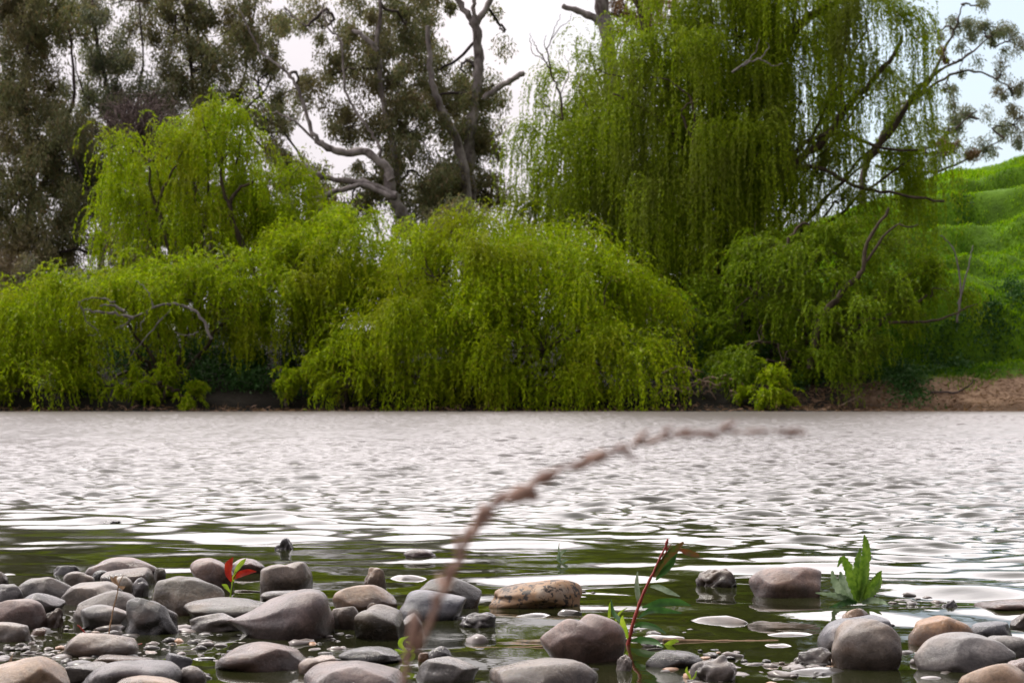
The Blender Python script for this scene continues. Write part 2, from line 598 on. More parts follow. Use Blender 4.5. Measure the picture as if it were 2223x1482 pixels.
# ------------------------------------------------------------------ foliage generators
def willow_strands(lobes, dens, Lr, seed, K=12, leaves=3, leaf=(0.13, 0.020), per_clump=26, spread=0.19, droop=0.34, out=0.9, shell=0.66, zmin=0.05):
    """drooping leafy withies. lobe = (px, py, rx_px, ry_px, Y, depth_m[, density])"""
    r = np.random.default_rng(seed)
    SS, DD, LL, CC = [], [], [], []
    for lb in lobes:
        px, py, rx, ry, Y, dep = lb[:6]
        dm = lb[6] if len(lb) > 6 else 1.0
        c = P(px, py, Y)
        sc = Y / FPX
        a = np.array((rx * sc, dep, ry * sc))
        n = max(2, int(0.36 * dens * dm * (a[0] * a[2] * 3.14 + 0.5 * a[0] * a[1] * 3.14)))
        d = nrm(r.normal(0, 1, (n, 3)))
        d[:, 2] = np.where((d[:, 2] < -0.2) & (r.random(n) < 0.55), -d[:, 2], d[:, 2])
        rad = shell + (1 - shell) * r.random(n) ** 0.7
        c0 = c + d * a * rad[:, None]
        od = nrm(d * np.array((1, 1, 0.35)) * out + np.array((0, 0, 0.45)) + r.normal(0, 0.3, (n, 3)))
        cl_len = r.uniform(0.75, 1.2, n)
        m = per_clump
        S = np.repeat(c0, m, 0) + r.normal(0, spread, (n * m, 3)) * np.array((1, 1, 0.7))
        D = nrm(np.repeat(od, m, 0) + r.normal(0, 0.33, (n * m, 3)))
        L = np.repeat(cl_len, m) * r.uniform(Lr[0], Lr[1], n * m)
        SS.append(S)
        DD.append(D)
        LL.append(L)
        CC.append((c, c0))
    S = np.concatenate(SS)
    D = np.concatenate(DD)
    L = np.concatenate(LL)
    pos = S.copy()
    Ps, Ds = [], []
    n = len(S)
    for k in range(K):
        st = L / K
        for q in range(leaves):
            f = r.random(n)[:, None]
            keep = r.random(n) < 0.93
            pp = pos + D * st[:, None] * f
            dd = D * 0.75 + np.array((0, 0, -0.35)) + r.normal(0, 0.42, (n, 3))
            Ps.append(pp[keep])
            Ds.append(dd[keep])
        pos = pos + D * st[:, None]
        D = nrm(D + np.array((0, 0, -1.0)) * (droop * (0.6 + 1.2 * k / K)) * (L / K / 0.15)[:, None] ** 0.5 + r.normal(0, 0.05, (n, 3)))
    Pp = np.concatenate(Ps)
    Dd = np.concatenate(Ds)
    ok = Pp[:, 2] > zmin
    Pp, Dd = Pp[ok], Dd[ok]
    Ln = leaf[0] * r.uniform(0.6, 1.35, len(Pp))
    Wn = leaf[1] * r.uniform(0.7, 1.3, len(Pp))
    V, F = leaf_quads(Pp, Dd, Ln, Wn, r)
    return V, F, CC


def add_twigs(acc, CC, r, frac=0.4, r0=0.035, r1=0.008, n=4, base=None):
    """boughs from each lobe's heart to its leaf clumps"""
    for c, c0 in CC:
        if base is not None:
            path = smooth_path([base, base * 0.45 + c * 0.55 + np.array((0, 0, 0.4)), c], 5, 0.06, r)
            acc.tube(path, np.linspace(r0 * 2.6, r0 * 1.2, len(path)), 6)
        for q in c0:
            if r.random() > frac:
                continue
            mid_ = c * 0.5 + q * 0.5 + r.normal(0, 0.15, 3) + np.array((0, 0, 0.1))
            path = smooth_path([c, mid_, q], 3, 0.03, r)
            acc.tube(path, np.linspace(r0, r1, len(path)), n)
            if r.random() < 0.30:      # bare shoots poking out of the foliage
                e = nrm(q - c) + np.array((0, 0, 0.5)) + r.normal(0, .3, 3)
                L = r.uniform(.4, 1.1)
                path = smooth_path([q, q + e * L * .5, q + e * L * .9 + r.normal(0, .1, 3)], 3, 0.02, r)
                acc.tube(path, np.linspace(r1 * 1.8, r1 * .8, len(path)), n)


def gum_foliage(lobes, dens, seed, leaf=(0.19, 0.027), per=210, sig=0.50, hang=0.8):
    r = np.random.default_rng(seed)
    Ps, Ds, CC = [], [], []
    for lb in lobes:
        px, py, rx, ry, Y, dep = lb[:6]
        dm = lb[6] if len(lb) > 6 else 1.0
        c = P(px, py, Y)
        sc = Y / FPX
        a = np.array((rx * sc, dep, ry * sc))
        n = max(2, int(0.92 * dens * dm * a[0] * a[2] * 3.14))
        d = nrm(r.normal(0, 1, (n, 3)))
        rad = r.random(n) ** 0.45
        c0 = c + d * a * rad[:, None]
        k = np.maximum(8, (per * r.uniform(0.5, 1.6, n)).astype(int))
        idx = np.repeat(np.arange(n), k)
        s = sig * r.uniform(0.6, 1.4, n)
        ball = nrm(r.normal(0, 1, (len(idx), 3))) * (r.random(len(idx)) ** 0.5)[:, None]
        pp = c0[idx] + ball * s[idx][:, None] * np.array((1, 1, 1.15))
        dd = r.normal(0, 0.5, (len(idx), 3)) + np.array((0, 0, -hang))
        Ps.append(pp)
        Ds.append(dd)
        CC.append((c, c0))
    Pp = np.concatenate(Ps)
    Dd = np.concatenate(Ds)
    V, F = leaf_quads(Pp, Dd, leaf[0] * r.uniform(0.6, 1.3, len(Pp)), leaf[1] * r.uniform(0.7, 1.3, len(Pp)), r)
    return V, F, CC


def gz(X, Y):
    return float(terrain_h(np.array([[X]]), np.array([[Y]]))[0, 0])


def willow(name, label, lobes, mat, dens, Lr, seed, base_px, cat='willow', group='willows along the far bank', limbs=(), **kw):
    Yb = lobes[0][4]
    bx = P(base_px, 800, Yb)[0]
    base = np.array((bx, Yb, gz(bx, Yb) - 0.1))
    root = thing(name, base, label, cat, group)
    V, F, CC = willow_strands(lobes, dens, Lr, seed, **kw)
    link_mesh('crown', V, F, mat, root)
    acc = Acc()
    r = np.random.default_rng(seed + 50)
    add_twigs(acc, CC, r, 0.45, 0.03, 0.008, 4, base)
    for lm in limbs:
        limb(acc, *lm)
    acc.build('trunk', M_BARK_W, root)
    return root


# ------------------------------------------------------------------ low willows on the water's edge
willow('willow_shrub', 'bright green willow shrub at the far left edge, its fronds reaching the water',
       [(40, 790, 110, 110, 62.5, 2.0, 1.2), (120, 700, 95, 85, 63, 2.0), (-60, 760, 90, 120, 63, 2), (60, 850, 110, 50, 61.3, 1.2, 1.3)],
       M_WILLOW, 4.5, (1.0, 2.6), 101, 60, leaves=3)
willow('willow_shrub', 'wide yellow green willow shrub left of centre with dead grey boughs and dark hollow below',
       [(250, 690, 105, 95, 63, 2.2), (330, 670, 115, 85, 63.5, 2.2), (440, 655, 125, 75, 63.5, 2.2), (550, 660, 105, 90, 64, 2.2), (230, 745, 50, 30, 62, 1., .4)],
       M_WILLOW, 4.5, (0.7, 1.9), 102, 370, leaves=3)
willow('willow_shrub', 'tall rounded willow shrub below the leaning gum trunk',
       [(660, 620, 110, 100, 64, 2.2), (760, 570, 90, 85, 65, 2.2), (670, 680, 90, 40, 63.5, 1.5, .6), (760, 640, 55, 80, 64.5, 1.6, .8), (780, 500, 55, 45, 66, 1.5, .7)],
       M_WILLOW, 5.4, (0.8, 1.9), 103, 700, leaves=3)
willow('willow_shrub', 'largest dome shaped willow shrub in the middle of the bank, trailing into the water',
       [(945, 615, 130, 110, 63.5, 2.5, 1.35), (1090, 580, 140, 105, 64, 2.6), (1220, 620, 130, 105, 63.5, 2.5), (1340, 690, 90, 100, 63, 2.2),
        (865, 710, 105, 100, 62.5, 2, 1.2), (1010, 740, 140, 90, 62, 2), (1180, 760, 160, 85, 61.8, 1.8), (1330, 790, 100, 70, 61.6, 1.6),
        (900, 820, 110, 45, 61.3, 1), (1080, 835, 130, 35, 61.2, .8), (1280, 850, 130, 26, 61.2, .8, 1.3)],
       M_WILLOW, 4.3, (1.1, 2.9), 104, 1090, leaves=3,
       limbs=(([(990, 640), (940, 600), (900, 560), (890, 510), (880, 490)], 61.8, 0.035, 0.012), ([(940, 600), (915, 540), (912, 500)], 61.8, 0.022, 0.01),
              ([(1035, 620), (1000, 590), (985, 520)], 61.9, 0.03, 0.012), ([(890, 670), (870, 620), (862, 590)], 61.5, 0.025, 0.01),
              ([(1310, 680), (1315, 630), (1330, 600)], 61.6, 0.03, 0.01), ([(930, 700), (938, 680), (948, 670)], 60.9, 0.02, 0.01)))
willow('willow_shrub', 'small round willow tuft hanging over the water at the left edge of the central dome',
       [(740, 805, 55, 45, 61.0, .9, 1.3), (790, 790, 40, 50, 61.2, .9, 1.2)], M_WILLOW, 7, (0.5, 1.2), 105, 740)
willow('willow_shrub', 'low light green willow tuft at the waterline under the dark hollow',
       [(285, 845, 35, 28, 61, .6, 1.3), (350, 840, 45, 28, 61, .6, 1.3), (400, 860, 30, 18, 61, .5, 1.2)], M_WILLOW, 9, (0.3, 0.8), 106, 340, spread=0.12)
willow('willow_shrub', 'thin scraggly willow tuft above black water between left shrubs and central dome',
       [(600, 835, 40, 18, 61.2, .5, .8), (640, 820, 20, 12, 61.2, .4, .8)], M_WILLOW, 8, (0.3, 0.8), 107, 620, spread=0.12)
willow('willow_shrub', 'dark green willow shrub in the shade between the central dome and the right shrub',
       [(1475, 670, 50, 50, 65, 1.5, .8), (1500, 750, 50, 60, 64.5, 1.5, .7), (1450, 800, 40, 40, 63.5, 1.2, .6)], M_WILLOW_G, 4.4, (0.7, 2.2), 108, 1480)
willow('willow_shrub', 'sprawling olive willow shrub on the right, leaning over a dark hollow',
       [(1640, 640, 80, 90, 64, 2), (1730, 600, 110, 90, 64, 2.2), (1840, 560, 100, 70, 64.5, 2), (1940, 620, 90, 65, 64, 1.8), (2020, 645, 50, 45, 63.5, 1.3),
        (1650, 740, 90, 80, 62.8, 1.8, .75), (1780, 710, 110, 75, 62.8, 1.8, .9), (1890, 690, 80, 60, 62.8, 1.6, .9), (1760, 800, 50, 45, 62, 1, .9), (1620, 800, 60, 45, 62, 1, .7), (1700, 790, 60, 50, 62.3, 1, .7), (1840, 780, 60, 45, 62.2, 1, .7)],
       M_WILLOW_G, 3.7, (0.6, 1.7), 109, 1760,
       limbs=(([(1760, 800), (1780, 700), (1840, 620), (1870, 590), (1885, 520), (1930, 455)], 62.2, 0.12, 0.04),
              ([(1870, 590), (1930, 500), (1990, 490)], 62.3, 0.05, 0.02), ([(1700, 540), (1735, 490), (1755, 485)], 62.5, 0.06, 0.03)))
willow('willow_shrub', 'small light green willow tuft at the waterline left of the dirt bank',
       [(1665, 850, 55, 28, 61, .7, 1.3)], M_WILLOW, 9, (0.3, 0.8), 110, 1665, spread=0.12)

# second row
willow('willow_tree', 'yellow green weeping willow rising behind the left shrubs in front of brown gums',
       [(455, 290, 85, 60, 68.5, 1.8, .8), (520, 340, 75, 80, 68.5, 2, .8), (330, 350, 95, 60, 69, 2, .75), (430, 400, 130, 90, 69, 2.5, .85), (570, 440, 80, 80, 68, 2, .8),
        (290, 470, 85, 90, 69, 2, .75), (420, 500, 150, 70, 68.5, 2.4, .85), (600, 520, 70, 60, 68, 1.8, .85), (250, 330, 45, 40, 69, 1.2, .5)],
       M_WILLOW, 3.6, (1.3, 2.8), 120, 430, K=14, droop=0.40,
       limbs=(([(560, 620), (535, 545), (505, 480), (500, 440), (520, 410), (550, 395)], 66.5, 0.13, 0.04), ([(505, 470), (485, 400), (480, 350), (500, 330)], 66.5, 0.07, 0.03),
              ([(400, 620), (350, 480), (330, 420), (325, 360)], 67, 0.11, 0.03), ([(340, 450), (370, 380), (400, 330)], 67, 0.06, 0.02),
              ([(480, 350), (450, 290), (440, 250)], 66.6, 0.05, 0.015)))

# tall weeping willow
TW = 70
tall_lobes = [(1230, 330, 90, 90, 71, 2.2, .8), (1255, 190, 50, 80, 71, 1.8, .75), (1320, 250, 50, 70, 71, 1.8, .7), (1330, 430, 110, 80, 71, 2.2, .85), (1200, 450, 80, 60, 71, 2, .7),
              (1370, 300, 100, 110, 70, 2.5, .75), (1450, 180, 110, 110, 70, 3, .75), (1420, 90, 70, 80, 71, 2, .5), (1500, 330, 110, 120, 69, 2.8, .9), (1480, 450, 110, 90, 68.5, 2.4, .9),
              (1600, 80, 130, 110, 70, 3, .75), (1600, 260, 110, 130, 70, 3, .8), (1600, 400, 100, 110, 68, 2.2, 1.0), (1560, 510, 100, 60, 68, 2, .9), (1640, 330, 50, 45, 66.8, .8, 1.2),
              (1740, 60, 110, 110, 70, 3, .55), (1740, 220, 100, 110, 70.5, 2.6, .55), (1760, 350, 90, 70, 70, 2.2, .45), (1880, 60, 90, 100, 70, 2.4, .5),
              (1880, 210, 90, 80, 70, 2, .35), (1880, 350, 110, 50, 70, 2, .42), (1970, 350, 55, 40, 69.5, 1.4, .7), (1960, 250, 50, 80, 70, 1.4, .45), (1820, 440, 90, 30, 69, 1.4, .5),
              (1540, -60, 150, 90, 70, 3, .6), (1750, -80, 170, 90, 70, 3, .6)]
root = willow('willow_tree', 'tallest weeping willow right of centre, its green curtains reaching above the frame',
              tall_lobes, M_WILLOW_T, 3.1, (1.6, 4.6), 130, 1580, K=20, leaves=3, droop=0.42, spread=0.24, shell=0.35, per_clump=36,
              limbs=(([(1580, 860), (1590, 700), (1610, 520), (1600, 380)], TW, 0.42, 0.30), ([(1600, 380), (1625, 270), (1680, 150), (1730, 60), (1800, 10), (1870, -5)], TW, 0.26, 0.10),
                     ([(1600, 400), (1520, 300), (1440, 170), (1400, 60), (1370, -30)], TW, 0.20, 0.08),
                     ([(1640, 460), (1700, 380), (1790, 300), (1850, 220), (1880, 190), (1940, 120), (1960, 80)], TW - 1, 0.17, 0.06),
                     ([(1700, 390), (1740, 315), (1830, 290), (1900, 318), (1990, 330)], TW - 1.2, 0.10, 0.04),
                     ([(1690, 400), (1740, 360), (1800, 375), (1860, 405), (1950, 420), (2050, 440)], TW - 2, 0.09, 0.04),
                     ([(1830, 250), (1828, 150), (1840, 50), (1860, -10)], TW - 1, 0.08, 0.04), ([(1500, 560), (1450, 470), (1400, 380), (1330, 330)], TW, 0.14, 0.05),
                     ([(1880, 350), (1930, 290), (1990, 200), (2040, 150)], TW - .5, 0.13, 0.05), ([(1420, 200), (1350, 170), (1290, 150)], TW - 2, .04, .015),
                     ([(1500, 330), (1505, 230), (1460, 180), (1410, 165)], TW - 2.6, .06, .02), ([(1500, 300), (1480, 240), (1520, 215)], TW - 3, .05, .02),
                     ([(1610, 520), (1560, 420), (1490, 330), (1420, 250), (1330, 200)], TW - 2, .12, .03)))
# bare crown top and dead twigs on that willow
acc = Acc()
r = np.random.default_rng(5)
B0 = 69.5
limb(acc, [(1222, 260), (1216, 205), (1200, 170), (1182, 130), (1165, 105), (1155, 85)], B0, 0.045, 0.012, 0.02, 5)
limb(acc, [(1200, 170), (1190, 120), (1195, 90), (1205, 60), (1218, 30)], B0, 0.03, 0.008, 0.02, 5)
limb(acc, [(1182, 130), (1160, 120), (1150, 90), (1152, 72)], B0, 0.02, 0.007, 0.02, 5)
limb(acc, [(1190, 120), (1182, 95), (1186, 75)], B0, 0.02, 0.007, 0.02, 5)
limb(acc, [(1195, 90), (1215, 62), (1235, 45), (1242, 30)], B0, 0.018, 0.007, 0.02, 5)
limb(acc, [(1216, 205), (1236, 160), (1225, 120)], B0, 0.02, 0.007, 0.02, 5)
limb(acc, [(1222, 260), (1190, 235), (1172, 205), (1165, 165)], B0, 0.022, 0.007, 0.02, 5)
acc.build('bare_branch', M_BARK_W, root)
acc = Acc()
limb(acc, [(1590, 158), (1615, 140), (1648, 130), (1675, 142), (1700, 140)], 66.0, 0.04, 0.015, 0.02, 5)
limb(acc, [(1615, 140), (1640, 110), (1648, 82)], 66.0, 0.025, 0.01, 0.02, 5)
limb(acc, [(1648, 130), (1670, 105), (1664, 90)], 66.0, 0.02, 0.01, 0.02, 5)
acc.build('dead_branch', M_DEAD, root)

# ------------------------------------------------------------------ gum trees
def gum(label, lobes, seed, base_px, Yb, limbs_, mat=M_EUC, dens=3.9, bark=M_BARK_D, twig=M_BARK_D, thin=1.0, **kw):
    bx = P(base_px, 800, Yb)[0]
    base = np.array((bx, Yb, gz(bx, Yb) - 0.2))
    root = thing('gum_tree', base, label, 'gum tree', 'gum trees behind the willows')
    V, F, CC = gum_foliage(lobes, dens, seed, **kw)
    link_mesh('crown', V, F, mat, root)
    acc = Acc()
    for lm in limbs_:
        limb(acc, lm[0], lm[1], lm[2] * thin, lm[3] * thin, *lm[4:])
    acc.build('trunk', bark, root)
    acc2 = Acc()
    r = np.random.default_rng(seed + 9)
    skel = np.concatenate([smooth_path([P(x, y, lm[1]) for x, y in lm[0]], 4) for lm in limbs_])
    for c, c0 in CC:
        dd = np.linalg.norm(skel - c, axis=1)
        s = skel[np.argmin(dd)]
        path = smooth_path([s, s * 0.5 + c * 0.5 + r.normal(0, 0.35, 3), c], 5, 0.05, r)
        acc2.tube(path, np.linspace(0.07, 0.035, len(path)), 5)
        for q in c0:
            if r.random() < 0.5:
                path = smooth_path([c, c * 0.45 + q * 0.55 + r.normal(0, 0.25, 3), q], 3, 0.05, r)
                acc2.tube(path, np.linspace(0.028, 0.009, len(path)), 4)
    acc2.build('branches', twig, root)
    return root


gum('dark dense gum tree at the far left edge of the photo, brown olive crown',
    [(60, 60, 130, 110, 78, 3), (40, 240, 130, 120, 78, 3), (110, 330, 110, 100, 77, 3, .9), (40, 430, 120, 120, 77, 3, 1.1), (90, 560, 110, 90, 76, 2.5, 1.1), (30, 650, 90, 60, 76, 2, 1.0), (180, 480, 60, 110, 77, 2, .8),
     (10, -40, 150, 80, 78, 3)], 201, 60, 78,
    [([(40, 860), (50, 600), (70, 400), (50, 200), (80, 0)], 78, 0.4, 0.2), ([(70, 460), (120, 330), (160, 200), (150, 60)], 78, 0.2, 0.08), ([(250, 700), (190, 420), (150, 320), (110, 260)], 76, 0.12, 0.05)], dens=4.6, thin=0.55)
gum('tall thin-crowned gum second from the left with sky showing through its top',
    [(200, 70, 90, 90, 82, 2.5, .7), (270, 130, 90, 80, 82, 2.5, .8), (200, 220, 90, 90, 82, 2.5, .8), (290, 240, 110, 70, 81, 2.5, .9), (180, 360, 80, 90, 80, 2.5, 1), (280, 0, 110, 70, 83, 2, .5), (240, 440, 90, 110, 80, 2, .9)], 202, 220, 81,
    [([(230, 860), (220, 600), (235, 400), (240, 250), (215, 120), (200, 0)], 81, 0.3, 0.12), ([(235, 350), (290, 240), (310, 120), (300, 0)], 81, 0.15, 0.05), ([(240, 250), (180, 200), (160, 120)], 81, .1, .04)], mat=M_EUC_G, dens=3.8, thin=0.5)
gum('brown leaved gum tree above the yellow green weeping willow',
    [(380, 70, 90, 90, 84, 2.5, .65), (450, 150, 100, 80, 84, 2.5, .9), (380, 220, 100, 60, 83, 2.5, .8), (510, 60, 90, 80, 85, 2.5, .75), (560, 180, 70, 90, 84, 2.5, .8), (600, 60, 50, 60, 85, 2, .5), (590, 290, 60, 60, 83, 2, .8), (450, -20, 140, 50, 84, 2, .7),
     (630, 360, 70, 60, 82, 2, .8), (690, 400, 60, 40, 82, 2, .7), (350, 350, 90, 60, 80, 2, .8), (460, 430, 120, 70, 80, 2, .8), (580, 450, 90, 70, 80, 2, .8), (340, 520, 110, 70, 80, 2, .8), (490, 540, 110, 60, 80, 2, .8), (650, 500, 80, 60, 80, 2, .7)], 203, 440, 84,
    [([(470, 860), (465, 600), (450, 400), (420, 200), (400, 0)], 84, 0.3, 0.12), ([(450, 330), (520, 200), (540, 80), (560, -20)], 84, 0.15, 0.06), ([(520, 250), (585, 180), (610, 60)], 84, 0.1, 0.04)], dens=4.4, thin=0.5)
# purple-brown leafless tree
root = thing('bare_tree', (P(310, 800, 74)[0], 74, 1.5), 'leafless purple brown twiggy tree between the left gums and the yellow willow', 'tree')
acc = Acc()
r = np.random.default_rng(77)
b = P(310, 860, 74)
limb(acc, [(320, 860), (315, 600), (305, 400), (310, 300)], 74, 0.18, 0.08)
acc.build('trunk', M_TWIG, root)
acc = Acc()
hub = P(308, 330, 74)
for k in range(240):
    d = nrm(r.normal(0, 1, 3) + np.array((0, 0, 0.5)))
    c = P(305, 275, 74) + d * np.array((1.9, 1.5, 1.35)) * r.uniform(0.6, 1.0)
    s = hub + r.normal(0, 0.35, 3)
    path = smooth_path([s, s * 0.5 + c * 0.5 + r.normal(0, 0.2, 3), c, c + nrm(r.normal(0, 1, 3) + np.array((0, 0, -.2))) * r.uniform(.3, .7)], 3, 0.04, r)
    acc.tube(path, np.linspace(0.024, 0.007, len(path)), 4)
acc.build('branches', M_TWIG, root)

IY = 76
gum('leaning gum tree in the middle with a pale bent limb reaching left',
    [(800, 90, 80, 70, 78, 2, .75), (720, 160, 80, 90, 78, 2, .5), (850, 190, 90, 80, 78, 2.5, 1.0), (760, 280, 70, 60, 78, 2, .8), (880, 290, 90, 80, 78, 2.5, 1.05), (820, 390, 90, 60, 77, 2.2, 1.0), (930, 400, 90, 60, 78, 2.2, 1.1),
     (880, 60, 90, 80, 80, 2.5, .9), (700, 60, 60, 70, 79, 2, .4), (650, 190, 60, 60, 78, 1.5, .35), (760, 440, 80, 40, 77, 1.5, .8), (900, 470, 70, 40, 77, 2, .9), (620, 20, 50, 50, 80, 2, .5), (840, -20, 110, 50, 80, 2, .9)], 204, 905, IY,
    [([(930, 860), (925, 640), (905, 530), (875, 465), (850, 420), (845, 375)], IY, 0.40, 0.27), ([(850, 390), (835, 360), (795, 333), (745, 330), (705, 318), (690, 305)], IY - 1, 0.23, 0.15),
     ([(690, 305), (670, 270), (655, 210), (630, 165), (600, 140), (565, 110), (540, 60), (520, 20)], IY - 1, 0.11, 0.03), ([(690, 308), (640, 265), (600, 245), (570, 250)], IY - 1, 0.07, 0.03),
     ([(860, 425), (790, 398), (715, 388), (650, 385), (610, 390)], IY - 1, 0.19, 0.05), ([(700, 386), (670, 365), (640, 348)], IY - 1.2, 0.15, 0.10),
     ([(860, 430), (790, 405), (730, 415), (690, 430), (655, 432)], IY - 1.4, 0.14, 0.10), ([(825, 345), (825, 320), (800, 280), (760, 220), (745, 160), (742, 90), (710, 60), (700, 10)], IY - .5, 0.08, 0.04),
     ([(745, 100), (720, 60), (710, 20)], IY, .04, .02), ([(860, 400), (850, 300), (830, 200), (820, 100), (830, -20)], IY + 1, 0.2, 0.1), ([(820, 110), (795, 85), (765, 65)], IY, .13, .10)],
    bark=M_BARK_P, dens=4.2, thin=0.8)
gum('tall gum with straight pale trunk and snapped limb stubs against the white sky',
    [(1040, 210, 60, 50, 80, 1.6, 1.1), (1010, 290, 70, 60, 80, 2, 1.0), (1060, 300, 50, 80, 81, 2, .9), (1000, 400, 90, 60, 80, 2, 1.1), (1060, 420, 50, 50, 80, 1.5, .9), (930, 130, 60, 80, 82, 2, .8), (950, 10, 50, 50, 82, 1.5, .6),
     (1080, 60, 40, 60, 82, 1.5, .22), (1010, 160, 40, 40, 82, 1.5, .6), (960, 210, 60, 50, 82, 2, 1.0)], 205, 1020, 79,
    [([(1010, 860), (1015, 520), (1018, 420), (1020, 300), (1033, 200), (1040, 140), (1035, 70), (1025, 40)], 79, 0.36, 0.22), ([(1030, 50), (1010, 25), (985, -10)], 79, 0.17, 0.15), ([(1033, 60), (1050, 25), (1075, -15)], 79, 0.17, 0.14),
     ([(1015, 480), (1008, 370), (985, 290), (955, 230), (935, 160), (930, 60)], 78, 0.30, 0.12), ([(1050, 215), (1090, 185), (1118, 172), (1134, 160)], 78.6, 0.15, 0.13), ([(1030, 45), (1028, 20), (1030, -10)], 79, .12, .1)],
    bark=M_BARK_P, dens=4.6, thin=0.8)
gum('pale trunked gum half hidden behind the top of the tall willow',
    [(1360, 30, 60, 60, 83, 1.8, .9), (1430, 20, 60, 50, 83, 2, .8), (1300, -60, 80, 50, 83, 2, .9)], 206, 1340, 82,
    [([(1340, 860), (1335, 500), (1332, 220), (1320, 100), (1310, 30), (1300, -40)], 82, 0.36, 0.28), ([(1320, 95), (1300, 45), (1262, 28), (1225, 14)], 81.6, 0.22, 0.10)], bark=M_BARK_P, mat=M_DRY)
gum('grey gum leaning out from behind the green hillside on the right',
    [(2080, 60, 50, 30, 106, 1.5, 1.0), (2140, 60, 60, 35, 106, 1.5, 1.2), (2190, 90, 40, 45, 106, 1.5, 1.2), (2030, 70, 30, 30, 106, 1, .9), (2100, 250, 50, 30, 106, 1.5, 1.0), (2060, 280, 45, 35, 106, 1.5, .8), (2195, 190, 35, 35, 106, 1.2, 1.2),
     (2200, 270, 35, 50, 106, 1.4, 1.5), (2060, 200, 40, 60, 106, 1.5, .5), (2140, 320, 60, 22, 105, 1.2, 1.1), (2050, 330, 45, 25, 105, 1, .8), (2130, 15, 30, 22, 106, 1, .6), (2160, 150, 40, 30, 106, 1, .5),
     (1950, 230, 60, 70, 107, 1.5, .35), (2010, 340, 40, 40, 106, 1, .8), (2090, 130, 40, 40, 106, 1, .5)], 207, 1880, 104,
    [([(1870, 600), (1870, 450), (1880, 360), (1920, 290), (1965, 230)], 105, 0.20, 0.13), ([(1965, 230), (2010, 190), (2050, 110), (2075, 60), (2090, 10)], 105, 0.12, 0.03), ([(1960, 235), (2020, 170), (2100, 120), (2150, 80)], 105, 0.10, 0.03),
     ([(1940, 260), (2020, 190), (2090, 155), (2150, 165), (2190, 190)], 105, 0.09, 0.03), ([(1900, 330), (1990, 330), (2060, 290), (2120, 240)], 105, 0.1, 0.03), ([(1900, 360), (2010, 375), (2090, 350), (2180, 300)], 105, 0.1, 0.03)],
    mat=M_EUC_G, dens=3.4, sig=0.42, per=120)
# brown dead cluster and a darker understorey
V_, F_, CC_ = gum_foliage([(2062, 310, 26, 30, 104.5, .8, 2.0), (2045, 120, 26, 16, 105.5, .7, 1.6), (2115, 330, 26, 16, 104.5, .6, 1.6)], 2.6, 301, sig=0.24)
o = link_mesh('dead_leaves', V_, F_, M_DRY, bpy.data.objects[root.name] if False else None)
for ob in bpy.data.objects:
    if ob.get('label', '').startswith('grey gum leaning'):
        o.parent = ob
        o.matrix_parent_inverse = Matrix.Translation(-Vector(ob.location))


def shrub(label, lobes, seed, mat, dens=4.2, **kw):
    c = P(lobes[0][0], 860, lobes[0][4])
    root = thing('shrub', (c[0], lobes[0][4], gz(c[0], lobes[0][4])), label, 'shrub', 'shaded shrubs under the gums')
    V, F, CC = gum_foliage(lobes, dens, seed, **kw)
    link_mesh('crown', V, F, mat, root)
    acc = Acc()
    r = np.random.default_rng(seed)
    base = np.array((c[0], lobes[0][4], gz(c[0], lobes[0][4]) - .1))
    for c_, c0 in CC:
        acc.tube(smooth_path([base, (base + c_) / 2 + r.normal(0, .2, 3), c_], 4, .04, r), np.linspace(.08, .04, 9)[:9], 5)
        for q in c0[::2]:
            acc.tube(smooth_path([c_, q], 2, .04, r), np.linspace(.03, .01, 5), 4)
    acc.build('stems', M_BARK_D, root)


shrub('dark shaded shrub beneath the far left gum, beside a bright sky gap', [(20, 700, 80, 70, 72, 2), (60, 740, 90, 50, 71, 2), (30, 610, 70, 60, 73, 2)], 401, M_EUC_G)
shrub('dark shaded shrub behind the wide left willow shrub', [(300, 600, 110, 60, 70, 1.6), (200, 640, 80, 60, 70, 1.8, .9), (430, 590, 110, 50, 71, 2), (250, 540, 70, 60, 72, 1.6, .6), (260, 700, 90, 50, 69, 1.5), (520, 690, 100, 50, 69, 1.5)], 402, M_EUC_G)
shrub('dark shaded shrub at the foot of the leaning gum', [(930, 500, 70, 40, 72, 1.6), (1010, 480, 60, 40, 72, 1.6), (700, 460, 70, 40, 75, 1.5, .7), (600, 560, 80, 50, 72, 2)], 403, M_EUC)
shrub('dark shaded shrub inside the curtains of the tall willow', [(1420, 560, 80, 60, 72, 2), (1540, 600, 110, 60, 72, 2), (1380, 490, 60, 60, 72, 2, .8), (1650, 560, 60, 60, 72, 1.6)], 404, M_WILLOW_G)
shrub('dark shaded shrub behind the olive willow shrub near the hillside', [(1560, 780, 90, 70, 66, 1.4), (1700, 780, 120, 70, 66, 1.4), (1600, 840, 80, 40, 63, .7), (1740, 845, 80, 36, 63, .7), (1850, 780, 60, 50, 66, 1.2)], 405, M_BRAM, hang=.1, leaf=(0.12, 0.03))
shrub('dark low shrub added to fill the black hollow under the left willows', [(300, 790, 150, 60, 66, 1), (520, 790, 160, 60, 66, 1), (680, 780, 90, 60, 66, 1), (440, 845, 80, 38, 62.4, .5), (540, 840, 90, 44, 62.6, .5), (650, 845, 70, 40, 62.4, .5), (200, 850, 60, 30, 62.4, .5)], 406, M_BRAM, 3.4, hang=.1, leaf=(0.12, 0.03))  # leafy filler added to keep the shaded hollow dark

shrub('dark shaded shrub hidden behind the middle of the low willows', [(700, 620, 90, 70, 68, 1.2), (880, 640, 100, 80, 68, 1.2), (1060, 620, 110, 80, 68, 1.2), (1230, 640, 100, 80, 68, 1.2), (1340, 660, 80, 70, 68, 1.2)], 407, M_WILLOW_G, 3.2)

